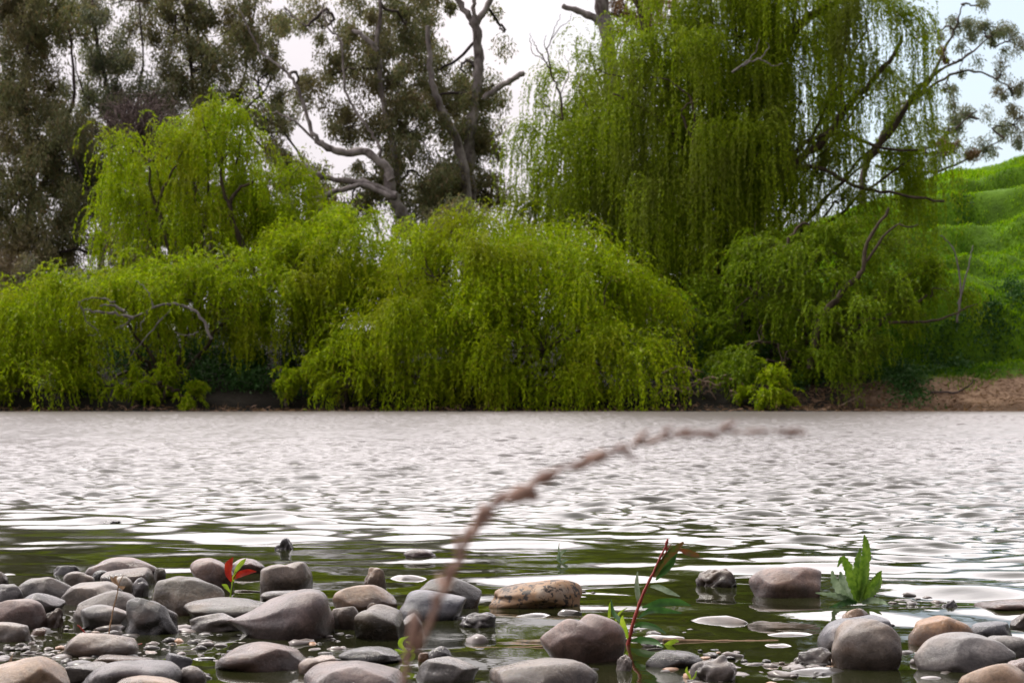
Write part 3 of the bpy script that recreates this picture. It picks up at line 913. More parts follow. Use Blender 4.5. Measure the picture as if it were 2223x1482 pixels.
# ------------------------------------------------------------------ hillside grass and ground cover (stuff)
r = np.random.default_rng(21)
n = 230000
X = r.uniform(6, 32, n)
Y = 61.5 + 33 * r.random(n) ** 1.1
ok = np.abs(X - (0.5 * Y * 0 + 0)) < 0.29 * Y + 3
z = terrain_h(X, Y)
dirtline = 0.35 + 0.9 + 0.28 * np.sin(X * 2.1) + r.normal(0, 0.18, n) - 0.15
ok &= z > dirtline
clump = wnoise(X, Y, 2.2, 12, 44)
ok &= clump + r.normal(0, .6, n) > -1.4
X, Y, z, clump = X[ok], Y[ok], z[ok], clump[ok]
n = len(X)
Lg = r.uniform(0.09, 0.20, n) * (1 + 0.30 * np.clip(clump, -1, 1.5))
D = r.normal(0, 0.35, (n, 3)) + np.array((0.15, -0.1, 1.0))
V, F = leaf_quads(np.stack([X, Y, z - 0.01], -1), D, Lg, r.uniform(.012, .022, n) * (Y / 70), r)
o = link_mesh('grass', V, F, M_GRASS)
tag(o, 'lush bright green grass covering the hillside on the right', 'grass')
o['kind'] = 'stuff'


def cover(specs, seed, label, mat, leaf=(0.10, 0.04), name='ground_cover'):
    r = np.random.default_rng(seed)
    Ps = []
    for px, py, rx, ry, Y, n in specs:
        c = P(px, py, Y)
        s = Y / FPX
        x = c[0] + r.normal(0, rx * s * .55, n)
        y = Y + r.normal(0, 0.9, n)
        hh = np.abs(r.normal(0, ry * s * .7, n))
        zt = terrain_h(x, y)
        lump_ = 0.6 + 0.4 * wnoise(x, y, 4, 8, seed)
        Ps.append(np.stack([x, y, zt + hh * np.clip(lump_, .15, 1.4)], -1))
    Pp = np.concatenate(Ps)
    n = len(Pp)
    V, F = leaf_quads(Pp, r.normal(0, 1, (n, 3)), leaf[0] * r.uniform(.6, 1.3, n), leaf[1] * r.uniform(.7, 1.3, n), r)
    o = link_mesh(name, V, F, mat)
    tag(o, label, 'ground cover')
    o['kind'] = 'stuff'


cover([(1960, 790, 45, 26, 62.6, 2600), (2060, 742, 60, 16, 64.5, 2600), (2100, 455, 26, 8, 80, 700), (2150, 735, 60, 16, 66, 2600), (2200, 650, 30, 26, 70, 1300)],
      31, 'dark green brambles creeping along the foot of the hillside', M_BRAM)

# ------------------------------------------------------------------ dead wood and sticks on the far bank
root = thing('dead_branch', P(440, 760, 61), 'arched dead grey branch resting across the wide left willow shrub', 'dead branch')
acc = Acc()
limb(acc, [(460, 735), (440, 695), (415, 670), (370, 660), (330, 668), (290, 690), (250, 715)], 60.7, 0.055, 0.02, 0.02, 6)
limb(acc, [(330, 668), (312, 690), (305, 720)], 60.7, 0.03, 0.012, 0.02, 5)
limb(acc, [(332, 665), (318, 630), (295, 608)], 60.7, 0.03, 0.01, 0.02, 5)
limb(acc, [(370, 672), (345, 700), (310, 740), (280, 780)], 60.8, 0.03, 0.012, 0.02, 5)
limb(acc, [(430, 720), (410, 727), (380, 722)], 60.7, .02, .01, .01, 5)
acc.build('limb', M_DEAD, root)
root = thing('dead_branch', P(200, 760, 61), 'tangled broken dead grey branches at the left of the wide left willow shrub', 'dead branch')
acc = Acc()
limb(acc, [(290, 690), (250, 680), (215, 677), (180, 672), (170, 655)], 60.6, 0.055, 0.02, 0.02, 6)
limb(acc, [(270, 675), (245, 662), (215, 664)], 60.5, 0.05, 0.02, 0.02, 5)
limb(acc, [(180, 672), (190, 700), (215, 720), (190, 728)], 60.6, 0.025, 0.01, 0.02, 5)
limb(acc, [(250, 655), (215, 645), (180, 650), (165, 670)], 60.7, 0.03, 0.01, 0.02, 5)
acc.build('limb', M_DEAD, root)
root = thing('bare_sapling', P(2082, 690, 63), 'two thin bare grey stems standing against the green hillside', 'sapling')
acc = Acc()
limb(acc, [(2078, 700), (2086, 640), (2082, 590), (2072, 545), (2050, 515), (2040, 512)], 62.6, 0.04, 0.012, 0.015, 5)
limb(acc, [(2080, 660), (2098, 600), (2106, 560), (2112, 530)], 62.6, 0.035, 0.012, 0.015, 5)
acc.build('stem', M_DEAD, root)
root = thing('fallen_branch', P(2020, 710, 62.3), 'thin brown branch jutting right from the olive willow shrub', 'branch')
acc = Acc()
limb(acc, [(1930, 700), (2010, 698), (2060, 688), (2100, 668), (2120, 660)], 62.3, 0.05, 0.012, 0.015, 6)
acc.build('limb', M_BARK_W, root)
root = thing('fallen_branch', P(1700, 860, 61), 'bare tangled roots and branches by the black hollow under the right willow', 'branch')
acc = Acc()
rr_ = np.random.default_rng(9)
for k in range(22):
    x0 = rr_.uniform(1430, 1600)
    y0 = rr_.uniform(800, 870)
    dx, dy = rr_.uniform(-70, 90), rr_.uniform(-10, 50)
    limb(acc, [(x0, y0), (x0 + dx * .5, y0 + dy * .3 - 12), (x0 + dx, min(y0 + dy, 885))], rr_.uniform(60.6, 61.6), 0.04, 0.012, 0.03, 5, 4)
acc.build('limb', M_STICK, root)
root = thing('fallen_branch', P(1900, 880, 61), 'pale stick slanting down the dirt bank to the water', 'stick')
acc = Acc()
limb(acc, [(1815, 888), (1840, 872), (1870, 858)], 61.0, 0.03, 0.015, 0.01, 5)
acc.build('limb', M_STICK, root)
root = thing('fallen_branch', P(1930, 880, 61.2), 'short pale stick on the dirt bank right of the longer slanting one', 'stick')
acc = Acc()
limb(acc, [(1908, 888), (1935, 865), (1965, 855)], 61.2, 0.03, 0.015, 0.01, 5)
acc.build('limb', M_STICK, root)
root = thing('fallen_branch', P(2090, 850, 62), 'dark forked stick lying on the dirt bank at the right', 'stick')
acc = Acc()
limb(acc, [(2020, 852), (2080, 850), (2100, 838), (2118, 825)], 61.7, 0.035, 0.015, 0.02, 5)
acc.build('limb', M_BARK_D, root)
# leaf and twig litter on the dirt bank
r = np.random.default_rng(88)
n = 5200
X = np.where(r.random(n) < .55, r.uniform(8.5, 19, n), r.uniform(-20, 12, n))
Y = np.where(X > 8.5, r.uniform(59.9, 62.6, n), r.uniform(59.6, 60.7, n))
z = np.maximum(terrain_h(X, Y), 0.0)
ok = z > -1
V, F = leaf_quads(np.stack([X, Y, z + 0.01], -1)[ok], (r.normal(0, 1, (n, 3)) * np.array((1, 1, .3)))[ok], r.uniform(.06, .32, n)[ok], r.uniform(.01, .025, n)[ok], r)
o = link_mesh('leaf_litter', V, F, M_DRY)
tag(o, 'dry twigs and leaf litter strewn over the dirt bank and along the far waterline', 'litter')
o['kind'] = 'stuff'

# ------------------------------------------------------------------ foreground cobbles
def stone_material():
    m, t, out = new_mat('river_stone')
    p = principled(t, out, 0.5, 0.5)
    oi = t.nodes.new('ShaderNodeObjectInfo')
    g = geo_pos(t)
    tcn = t.nodes.new('ShaderNodeTexCoord')
    add = t.nodes.new('ShaderNodeVectorMath')
    add.operation = 'ADD'
    t.links.new(tcn.outputs['Object'], add.inputs[0])
    cmb = t.nodes.new('ShaderNodeCombineXYZ')
    t.links.new(mth(t, 'MULTIPLY', oi.outputs['Random'], 37.0), cmb.inputs[0])
    t.links.new(cmb.outputs[0], add.inputs[1])
    v = add.outputs[0]
    big = noise(t, 14, 4, 0.6, v, 0.6)
    fine = noise(t, 120, 9, 0.78, v)
    spk = t.nodes.new('ShaderNodeTexVoronoi')
    spk.inputs['Scale'].default_value = 110
    t.links.new(v, spk.inputs['Vector'])
    tint = ramp(t, big.outputs['Fac'], [(0.3, (0.50, 0.48, 0.50)), (0.5, (1.0, 0.98, 0.97)), (0.7, (1.55, 1.42, 1.34))])
    c = mix(t, 1.0, oi.outputs['Color'], tint.outputs[0], 'MULTIPLY')
    gr = ramp(t, fine.outputs['Fac'], [(0.3, (0.55, 0.55, 0.56)), (0.7, (1.42, 1.40, 1.38))])
    c = mix(t, 1.0, c, gr.outputs[0], 'MULTIPLY')
    vein = noise(t, 22, 2, 0.5, v, 2.5)
    vm = ramp(t, mth(t, 'ABSOLUTE', mth(t, 'SUBTRACT', vein.outputs['Fac'], 0.5)), [(0.0, (0.22,) * 3), (0.014, (0, 0, 0))])
    c = mix(t, vm.outputs[0], c, (0.42, 0.38, 0.36))
    rust = noise(t, 9, 3, 0.6, v)
    rm = ramp(t, rust.outputs['Fac'], [(0.56, (0, 0, 0)), (0.74, (0.45,) * 3)])
    c = mix(t, rm.outputs[0], c, (0.26, 0.15, 0.08))
    # wet band close above the water
    sp = t.nodes.new('ShaderNodeSeparateXYZ')
    t.links.new(g.outputs['Position'], sp.inputs[0])
    wl = mth(t, 'ADD', sp.outputs[2], mth(t, 'MULTIPLY', mth(t, 'SUBTRACT', big.outputs['Fac'], 0.5), 0.03))
    wet = ramp(t, mth(t, 'MULTIPLY', wl, 20.0), [(0.28, (1, 1, 1)), (0.62, (0, 0, 0))])
    dark = mix(t, 1.0, c, (0.36, 0.33, 0.31), 'MULTIPLY')
    c = mix(t, wet.outputs[0], c, dark)
    t.links.new(c, p.inputs['Base Color'])
    ro = mth(t, 'ADD', mth(t, 'MULTIPLY', wet.outputs[0], -0.20), 0.31)
    ro = mth(t, 'ADD', ro, mth(t, 'MULTIPLY', mth(t, 'SUBTRACT', fine.outputs['Fac'], 0.5), 0.35))
    t.links.new(ro, p.inputs['Roughness'])
    bu = t.nodes.new('ShaderNodeBump')
    bu.inputs['Strength'].default_value = 0.65
    bu.inputs['Distance'].default_value = 0.003
    t.links.new(fine.outputs['Fac'], bu.inputs['Height'])
    bu2 = t.nodes.new('ShaderNodeBump')
    bu2.inputs['Strength'].default_value = 0.5
    bu2.inputs['Distance'].default_value = 0.006
    t.links.new(big.outputs['Fac'], bu2.inputs['Height'])
    t.links.new(bu.outputs[0], bu2.inputs['Normal'])
    t.links.new(bu2.outputs[0], p.inputs['Normal'])
    return m


def wet_material():
    m, t, out = new_mat('wet_stone')
    p = principled(t, out, 0.3, 0.5)
    oi = t.nodes.new('ShaderNodeObjectInfo')
    tcn = t.nodes.new('ShaderNodeTexCoord')
    big = noise(t, 30, 5, 0.6, tcn.outputs['Object'], 0.6)
    tint = ramp(t, big.outputs['Fac'], [(0.3, (0.25,) * 3), (0.7, (0.85,) * 3)])
    c = mix(t, 1.0, oi.outputs['Color'], tint.outputs[0], 'MULTIPLY')
    t.links.new(c, p.inputs['Base Color'])
    p.inputs['Coat Weight'].default_value = 0.8
    p.inputs['Coat Roughness'].default_value = 0.06
    p.inputs['Coat IOR'].default_value = 1.5
    bu = t.nodes.new('ShaderNodeBump')
    bu.inputs['Strength'].default_value = 0.3
    bu.inputs['Distance'].default_value = 0.002
    t.links.new(big.outputs['Fac'], bu.inputs['Height'])
    t.links.new(bu.outputs[0], p.inputs['Normal'])
    return m


def speckled_material():
    m, t, out = new_mat('speckled_stone')
    p = principled(t, out, 0.6, 0.4)
    tcn = t.nodes.new('ShaderNodeTexCoord')
    a = noise(t, 70, 4, 0.65, tcn.outputs['Object'], 0.3)
    b = noise(t, 13, 3, 0.6, tcn.outputs['Object'])
    c = ramp(t, b.outputs['Fac'], [(0.35, (0.20, 0.14, 0.10)), (0.55, (0.32, 0.19, 0.10)), (0.7, (0.36, 0.30, 0.24))])
    sm = ramp(t, a.outputs['Fac'], [(0.42, (1, 1, 1)), (0.48, (0, 0, 0))])
    cc = mix(t, sm.outputs[0], c.outputs[0], (0.045, 0.035, 0.03))
    t.links.new(cc, p.inputs['Base Color'])
    bu = t.nodes.new('ShaderNodeBump')
    bu.inputs['Strength'].default_value = 0.5
    bu.inputs['Distance'].default_value = 0.003
    t.links.new(a.outputs['Fac'], bu.inputs['Height'])
    t.links.new(bu.outputs[0], p.inputs['Normal'])
    return m


M_STONE = stone_material()
M_WET = wet_material()
M_SPK = speckled_material()
bm = bmesh.new()
bmesh.ops.create_icosphere(bm, subdivisions=5, radius=1)
ICO = np.array([v.co[:] for v in bm.verts])
ICOF = np.array([[v.index for v in f.verts] for f in bm.faces])
bm.free()
TONE = dict(mauve=(0.225, 0.165, 0.158), grey=(0.20, 0.178, 0.165), blue=(0.125, 0.123, 0.142), brown=(0.13, 0.10, 0.082), dark=(0.05, 0.044, 0.041),
            tan=(0.31, 0.23, 0.17), orange=(0.36, 0.21, 0.11), pale=(0.30, 0.265, 0.25), olive=(0.10, 0.085, 0.065), cream=(0.6, 0.5, 0.4))


def stone_shape(seed, rough=0.0, expo=2.3, skew=0.0, humps=0.0):
    r = np.random.default_rng(seed)
    v = ICO.copy()
    q = np.abs(v) ** expo
    s = q.sum(1) ** (-1 / expo)
    v = v * s[:, None]
    d = np.zeros(len(v))
    for k in range(7):
        f = r.normal(0, 1.1, 3)
        d += 0.048 * np.sin(v @ f * 1.5 + r.uniform(0, 6.28))
    for k in range(8):
        f = r.normal(0, 3.0, 3)
        d += 0.006 * np.sin(v @ f + r.uniform(0, 6.28))
    if rough:
        for k in range(40):
            f = r.normal(0, 1, 3)
            f = f / np.linalg.norm(f) * r.uniform(3, 15)
            d += rough * 0.9 / np.linalg.norm(f) * np.sin(v @ f + r.uniform(0, 6.28))
    v = v * (1 + d)[:, None]
    for k in range(r.integers(3, 7)):      # worn flat faces
        n_ = r.normal(0, 1, 3)
        n_ /= np.linalg.norm(n_)
        over = v @ n_ - r.uniform(0.66, 0.88)
        v = v - np.clip(over, 0, None)[:, None] * n_ * 0.72
    if humps:
        v[:, 2] *= 1 - humps * np.exp(-((v[:, 0] * 0.8 + v[:, 1] * 0.5 + 0.1) / 0.18) ** 2) * (v[:, 2] > 0)
    if skew:
        up = v[:, 2] > -2
        v[:, 2] = np.where(up, v[:, 2] * (1 + skew * v[:, 0] * 0.9), v[:, 2])
        v[:, 1] *= 1 + 0.4 * skew * v[:, 0]
    return v


def stone(x0, yt, x1, yb, tone, label, kind='smooth', skew=0.0, tilt=0.0, dep=0.72, i=[0]):
    i[0] += 1
    seed = 1000 + i[0]
    r = np.random.default_rng(seed)
    Yf = groundY(yb)
    w = (x1 - x0) / 2
    rx = w * Yf / FPX
    ry = rx * dep * r.uniform(0.9, 1.1)
    Yc = Yf + ry * 0.85
    rx = w * Yc / FPX * 1.02
    xc = P((x0 + x1) / 2, yb, Yc)[0]
    zt = max(P((x0 + x1) / 2, yt, Yc)[2], 0.008)
    sub = {'wet': 0.0, 'round': 0.45, 'rough': 0.05}.get(kind, 0.32)
    rz = zt / (1 + sub)
    zc = zt - rz
    if kind == 'wet':
        zt = min(zt, 0.17 * rx)
        rz, zc, rx = zt * 2.2, -zt * 1.2, rx * 1.12
    # buried part below the water
    sh = stone_shape(seed, rough={'rough': 0.20, 'wet': 0.035}.get(kind, 0.045), expo=(2.7 if kind in ('round', 'flat') else r.uniform(1.9, 2.7)), skew=skew, humps=(0.16 if kind == 'humps' else 0))
    mx = np.abs(sh[:, 0]).max()
    mz = sh[:, 2].max()
    V = sh * np.array((rx / mx, ry, rz / mz))
    V[:, 2] = np.where(V[:, 2] < 0, V[:, 2] * (1.15 if kind != 'wet' else 0.8), V[:, 2])
    a = R(tilt)
    if a:
        c_, s_ = math.cos(a), math.sin(a)
        V = V @ np.array(((c_, 0, s_), (0, 1, 0), (-s_, 0, c_)))
    mat = {'wet': M_WET, 'speck': M_SPK}.get(kind, M_STONE)
    o = link_mesh('cobble', V, ICOF, mat, smooth=True)
    o.location = (xc, Yc, zc)
    c = TONE[tone]
    j = r.uniform(0.88, 1.12)
    j *= 0.74
    w_ = r.uniform(0.92, 1.12)
    o.color = (c[0] * j * w_, c[1] * j, c[2] * j / w_ * 0.96, 1)
    tag(o, label, 'stone', 'river cobbles at the near shore')
    return o


S = stone
# back row, left
S(212, 1127, 273, 1140, 'dark', 'small dark rock alone in the open water at the far left', 'rough')
S(597, 1166, 646, 1194, 'blue', 'pointed blue grey rock standing alone in the water behind the left cobbles', 'rough')
S(188, 1209, 352, 1252, 'mauve', 'long low mauve cobble at the very back of the left pile', 'smooth')
S(113, 1226, 181, 1252, 'blue', 'wet bluish stone at the back left, just left of the long mauve cobble', 'rough')
S(-10, 1234, 33, 1249, 'pale', 'shiny pale flat stone at the left edge in the water behind the pile', 'wet')
S(-12, 1240, 20, 1274, 'brown', 'small brown stone cut by the left edge, behind the pile')
S(198, 1237, 240, 1262, 'dark', 'small dark stone tucked in front of the long mauve cobble')
S(222, 1231, 342, 1272, 'brown', 'brown and tan mottled stone in front of the long mauve cobble', 'smooth')
S(333, 1232, 363, 1264, 'olive', 'small upright knob of stone on the right end of the mottled brown one', 'round')
S(137, 1239, 214, 1276, 'grey', 'small rounded grey cobble left of the dark tucked stone')
S(34, 1251, 166, 1296, 'brown', 'dark brown stone near the left edge with a pale top')
S(414, 1211, 512, 1274, 'mauve', 'humped grey cobble behind the red leaved seedling', 'smooth', .15)
S(500, 1211, 580, 1244, 'mauve', 'low mauve stone right of the red leaved seedling, at the back')
S(566, 1218, 677, 1284, 'grey', 'ridged grey dome standing in the water at the right of the left pile', 'humps', -.12)
S(240, 1250, 291, 1292, 'cream', 'small cream coloured stone behind the dry stalk', 'smooth')
S(285, 1253, 322, 1294, 'blue', 'small wet bluish stone right of the cream one', 'smooth')
S(133, 1258, 266, 1316, 'grey', 'smooth grey cobble leaning left of the dry stalk', 'smooth', 0, -8)
S(-25, 1267, 53, 1316, 'blue', 'blue grey cobble cut by the left edge, upper of two', 'smooth')
S(27, 1285, 144, 1330, 'blue', 'flat blue grey cobble beside the left edge cobble', 'smooth', 0, 8)
S(304, 1249, 489, 1336, 'olive', 'large olive brown cobble in the middle of the left pile, dark in front', 'smooth', 0.0, 4)
S(150, 1280, 306, 1352, 'brown', 'curved brown cobble in front of the leaning grey one', 'smooth', .1)
S(-32, 1299, 100, 1365, 'mauve', 'fat mauve brown cobble at the left edge', 'round')
S(90, 1318, 145, 1360, 'brown', 'small brown stone wedged right of the fat left edge cobble', 'rough')
S(567, 1281, 652, 1306, 'pale', 'pale flat stone showing behind the big wedge shaped cobble', 'flat')
S(398, 1297, 592, 1350, 'olive', 'long flat grey brown cobble left of the big wedge shaped one', 'flat')
S(170, 1311, 286, 1364, 'grey', 'plain grey cobble left of the dark knobbly rock', 'smooth')
S(262, 1297, 404, 1378, 'dark', 'dark knobbly rough rock in the left pile', 'rough', -.2)
S(410, 1330, 524, 1371, 'grey', 'small pale grey stone at the tip of the big wedge shaped cobble', 'smooth')
S(489, 1270, 720, 1386, 'mauve', 'big wedge shaped mauve cobble, pointed left and blunt right', 'smooth', .95, -5)
S(-26, 1350, 69, 1392, 'grey', 'low grey cobble at the left edge below the fat mauve one')
S(66, 1362, 100, 1382, 'orange', 'small orange pebble by the left edge')
S(133, 1371, 305, 1425, 'pale', 'pale flat speckled stone at the foot of the dry stalk', 'flat')
S(420, 1408, 476, 1432, 'dark', 'small dark wet stone left of the blue mauve oval', 'wet')
S(468, 1393, 668, 1455, 'mauve', 'blue mauve oval cobble low in front of the big wedge shaped one', 'smooth')
S(202, 1420, 343, 1450, 'tan', 'pale tan flat stone below the dry stalk', 'flat')
S(354, 1417, 418, 1452, 'blue', 'small blue and tan stone right of the pale tan flat one')
S(380, 1444, 447, 1492, 'pale', 'small lavender stone near the bottom edge left of the oval cobble')
S(110, 1436, 255, 1482, 'grey', 'flat grey stone between two big cobbles at the bottom left', 'flat')
S(-45, 1424, 158, 1520, 'tan', 'large tan brown cobble filling the bottom left corner', 'smooth')
S(168, 1432, 400, 1510, 'blue', 'long dark blue grey cobble at the bottom edge, left', 'smooth')
S(245, 1465, 410, 1530, 'tan', 'tan cobble cut by the bottom edge at the left')
# middle
S(718, 1314, 781, 1366, 'grey', 'small grey brown stone touching the right end of the big wedge shaped cobble')
S(724, 1269, 870, 1326, 'tan', 'tan orange cobble with dark foot behind the dark egg shaped stone', 'smooth')
S(795, 1307, 827, 1335, 'tan', 'little tan stone peeping over the dark egg shaped stone')
S(771, 1313, 883, 1386, 'olive', 'dark brown egg shaped stone in the middle', 'round')
S(791, 1231, 845, 1274, 'tan', 'small knobbly tan stone at the back, behind the tan orange cobble', 'rough')
S(842, 1233, 927, 1257, 'pale', 'pale flat shiny stone at the back beside the knobbly tan one', 'wet')
S(877, 1191, 950, 1213, 'mauve', 'low dark stone alone in the water left of the bent grass stem', 'smooth')
S(894, 1252, 1044, 1318, 'dark', 'dark grey rounded cobble behind the bent grass stem', 'smooth', .15)
S(866, 1276, 1024, 1346, 'blue', 'blue grey cobble sloping down to the right behind the bent grass stem', 'smooth', -.35, 6)
S(967, 1320, 1025, 1345, 'pale', 'small shiny wet stone at the low end of the sloping blue grey cobble', 'wet')
S(997, 1329, 1077, 1361, 'blue', 'dark pointed wet stone right of the sloping blue grey cobble', 'rough')
S(872, 1330, 922, 1374, 'pale', 'pale grey stone right of the dark egg shaped stone')
S(1060, 1257, 1262, 1318, 'orange', 'orange tan stone with black speckles in the middle of the water', 'speck', .2)
S(1213, 1304, 1267, 1328, 'pale', 'small wet stone at the right foot of the speckled stone', 'wet')
S(1246, 1277, 1281, 1298, 'pale', 'tiny wet stone just behind the right end of the speckled stone', 'wet')
S(1092, 1322, 1208, 1342, 'pale', 'pale flat wet stone in front of the speckled stone', 'wet')
S(1171, 1333, 1358, 1440, 'mauve', 'large mauve double humped boulder right of the middle', 'humps', 0, 4)
S(1335, 1420, 1377, 1456, 'pale', 'small pale stone at the right foot of the double humped boulder', 'rough')
S(1041, 1432, 1296, 1500, 'grey', 'flat grey slab with pointed left end below the double humped boulder', 'flat', .25)
S(895, 1425, 1038, 1478, 'grey', 'grey oval cobble at the bottom right of the bent grass stem', 'smooth')
S(904, 1415, 934, 1436, 'orange', 'small bright orange pebble beside the green seedling at the bottom')
S(918, 1401, 982, 1436, 'blue', 'dark blue grey stone behind the bright orange pebble')
S(738, 1403, 886, 1438, 'dark', 'long black stone at the left of the small green seedling', 'flat')
S(650, 1422, 742, 1462, 'pale', 'pale stone wedged behind the big mauve cobble at the bottom middle', 'flat')
S(660, 1435, 906, 1520, 'mauve', 'big smooth mauve cobble at the bottom edge left of the bent grass stem', 'smooth')
S(1400, 1410, 1524, 1450, 'dark', 'dark blue wet stone at the bottom, right of the red stemmed weed', 'smooth')
S(1390, 1370, 1492, 1389, 'tan', 'tan wet flat stone behind the dark blue wet stone', 'wet')
# right
S(1511, 1233, 1598, 1276, 'brown', 'small brown knob of rock in the water left of the mauve dome', 'rough')
S(1628, 1228, 1801, 1297, 'mauve', 'smooth mauve dome shaped stone left of the green dock plant', 'smooth', -.08)
S(1496, 1325, 1630, 1352, 'pale', 'shiny pale oval stone lying flat in the water below the mauve dome', 'wet')
S(1662, 1358, 1777, 1384, 'pale', 'shiny pale flat stone left of the big round cobble', 'wet')
S(1662, 1385, 1718, 1404, 'pale', 'thin pale wet stone just below the shiny flat one', 'wet')
S(1829, 1319, 1893, 1358, 'tan', 'tan stone peeping over the top of the big round cobble')
S(1777, 1334, 1950, 1412, 'blue', 'dark blue grey cobble right behind the big round cobble', 'round')
S(1805, 1343, 1961, 1452, 'grey', 'big round brown grey cobble standing in the water at the right', 'round')
S(1961, 1337, 2117, 1402, 'orange', 'orange brown oval cobble right of the big round one', 'smooth')
S(2098, 1348, 2203, 1396, 'blue', 'dark blue angular stone behind the big mottled cobble', 'flat')
S(2122, 1300, 2262, 1330, 'mauve', 'low mauve stone cut by the right edge, farthest back', 'flat')
S(2193, 1330, 2250, 1366, 'brown', 'small brown stone cut by the right edge')
S(2041, 1301, 2083, 1326, 'blue', 'small blue wet rock in the water right of the dock plant', 'rough')
S(1993, 1314, 2082, 1334, 'pale', 'shiny flat wet stone left of the small blue rock', 'wet')
S(2129, 1377, 2250, 1426, 'grey', 'grey flat stone at the right edge behind the big mottled cobble', 'flat')
S(1988, 1370, 2213, 1458, 'pale', 'big mottled pale cobble at the lower right', 'smooth', -.1, 5)
S(2178, 1428, 2260, 1478, 'mauve', 'mauve stone at the right edge below the big mottled cobble')
S(2080, 1435, 2245, 1530, 'tan', 'tan grey cobble at the bottom right corner', 'smooth')
S(1724, 1404, 1806, 1441, 'pale', 'low pale stone at the left foot of the big round cobble', 'rough')
S(1697, 1438, 1848, 1466, 'grey', 'low rough wet stone in front of the big round cobble', 'wet')
S(1498, 1419, 1612, 1476, 'pale', 'low crumbly pale stone near the bottom right of the red stemmed weed', 'rough')
S(1988, 1454, 2044, 1474, 'pale', 'tiny shiny wet stone below the big mottled cobble', 'wet')
S(1584, 1474, 1685, 1500, 'pale', 'pale flat stone cut by the bottom edge right of centre', 'wet')

# gravel between the cobbles (uncountable)
r = np.random.default_rng(61)
bm = bmesh.new()
bmesh.ops.create_icosphere(bm, subdivisions=2, radius=1)
I2 = np.array([v.co[:] for v in bm.verts])
F2 = np.array([[v.index for v in f.verts] for f in bm.faces])
bm.free()
Vs, Fs, nn = [], [], 0
zones = [(30, 1320, 250, 60, 170), (250, 1400, 260, 60, 330), (700, 1420, 120, 45, 120), (60, 1400, 120, 50, 160), (1560, 1450, 90, 30, 130), (1380, 1390, 100, 30, 60), (1750, 1440, 90, 25, 90), (1250, 1300, 60, 20, 20),
         (1950, 1300, 60, 12, 30), (1120, 1440, 150, 30, 40), (2050, 1420, 160, 50, 80), (430, 1410, 120, 40, 100)]
for cx, cy_, wx, wy, n in zones:
    for k in range(int(n * 0.5)):
        py = cy_ + r.normal(0, wy * .6)
        px = cx + r.normal(0, wx * .6)
        if py < 1240:
            continue
        Y = groundY(py)
        x = P(px, py, Y)[0]
        s = min(0.0035 * math.exp(abs(r.normal(0, 0.75))), 0.02) * np.array((1.3, .95, .42)) * r.uniform(.75, 1.3, 3)
        a = r.uniform(0, 6.28)
        v = I2 * (1 + 0.22 * np.sin(I2 @ r.normal(0, 2.2, 3) + r.uniform(0, 6)) + 0.12 * np.sin(I2 @ r.normal(0, 4, 3)))[:, None] * s
        v = v @ np.array(((math.cos(a), math.sin(a), 0), (-math.sin(a), math.cos(a), 0), (0, 0, 1)))
        Vs.append(v + np.array((x, Y, r.uniform(-0.003, 0.001))))
        Fs.append(F2 + nn)
        nn += len(I2)
m, t, out = new_mat('gravel')
p = principled(t, out, 0.35, 0.5)
g = geo_pos(t)
c = ramp(t, g.outputs['Random Per Island'], [(0, (0.03, 0.026, 0.024)), (0.5, (0.10, 0.085, 0.075)), (0.9, (0.2, 0.165, 0.15)), (1, (0.4, 0.22, 0.12))])
t.links.new(c.outputs[0], p.inputs['Base Color'])
o = link_mesh('gravel', np.concatenate(Vs), np.concatenate(Fs), m, smooth=True)
tag(o, 'fine wet gravel and grit between the cobbles', 'gravel')
o['kind'] = 'stuff'

# ------------------------------------------------------------------ foreground plants
def ribbon(pix, Y, widths, fold=0.25, serr=0.0, face=0.0, per=5, dY=None, seed=0):
    """leaf blade along a pixel path: widths in metres (half), gutter fold, optional toothed edge"""
    if dY is None:
        dY = np.zeros(len(pix))
    path = smooth_path([P(x, y, Y + d) for (x, y), d in zip(pix, dY)], per)
    k = len(path)
    t = np.zeros_like(path)
    t[1:-1] = path[2:] - path[:-2]
    t[0], t[-1] = path[1] - path[0], path[-1] - path[-2]
    t = nrm(t)
    view = np.array((math.sin(face), -math.cos(face), 0.0))
    s = nrm(np.cross(t, view))
    nrmv = nrm(np.cross(s, t))
    w = np.interp(np.linspace(0, 1, k), np.linspace(0, 1, len(widths)), widths)
    rr = np.random.default_rng(seed)
    cols = []
    for j, f in enumerate((-1, -0.5, 0, 0.5, 1)):
        ww = w * f
        if abs(f) == 1 and serr:
            ww = ww * (1 + serr * ((np.arange(k) % 2) * 2 - 1) * rr.uniform(.4, 1, k))
        cols.append(path + s * ww[:, None] + nrmv * (abs(f) * fold * w)[:, None] + nrmv * (0.15 * w * np.sin(np.arange(k) * 0.9 + f * 2))[:, None] * abs(f))
    V = np.stack(cols, 1).reshape(-1, 3)
    i = np.arange(k - 1)[:, None] * 5
    j = np.arange(4)[None, :]
    F = np.stack([i + j, i + j + 1, i + 5 + j + 1, i + 5 + j], -1).reshape(-1, 4)
    return V, F


def leafpart(name, parent, mat, *a, **k):
    V, F = ribbon(*a, **k)
    return link_mesh(name, V, F, mat, parent, smooth=True)


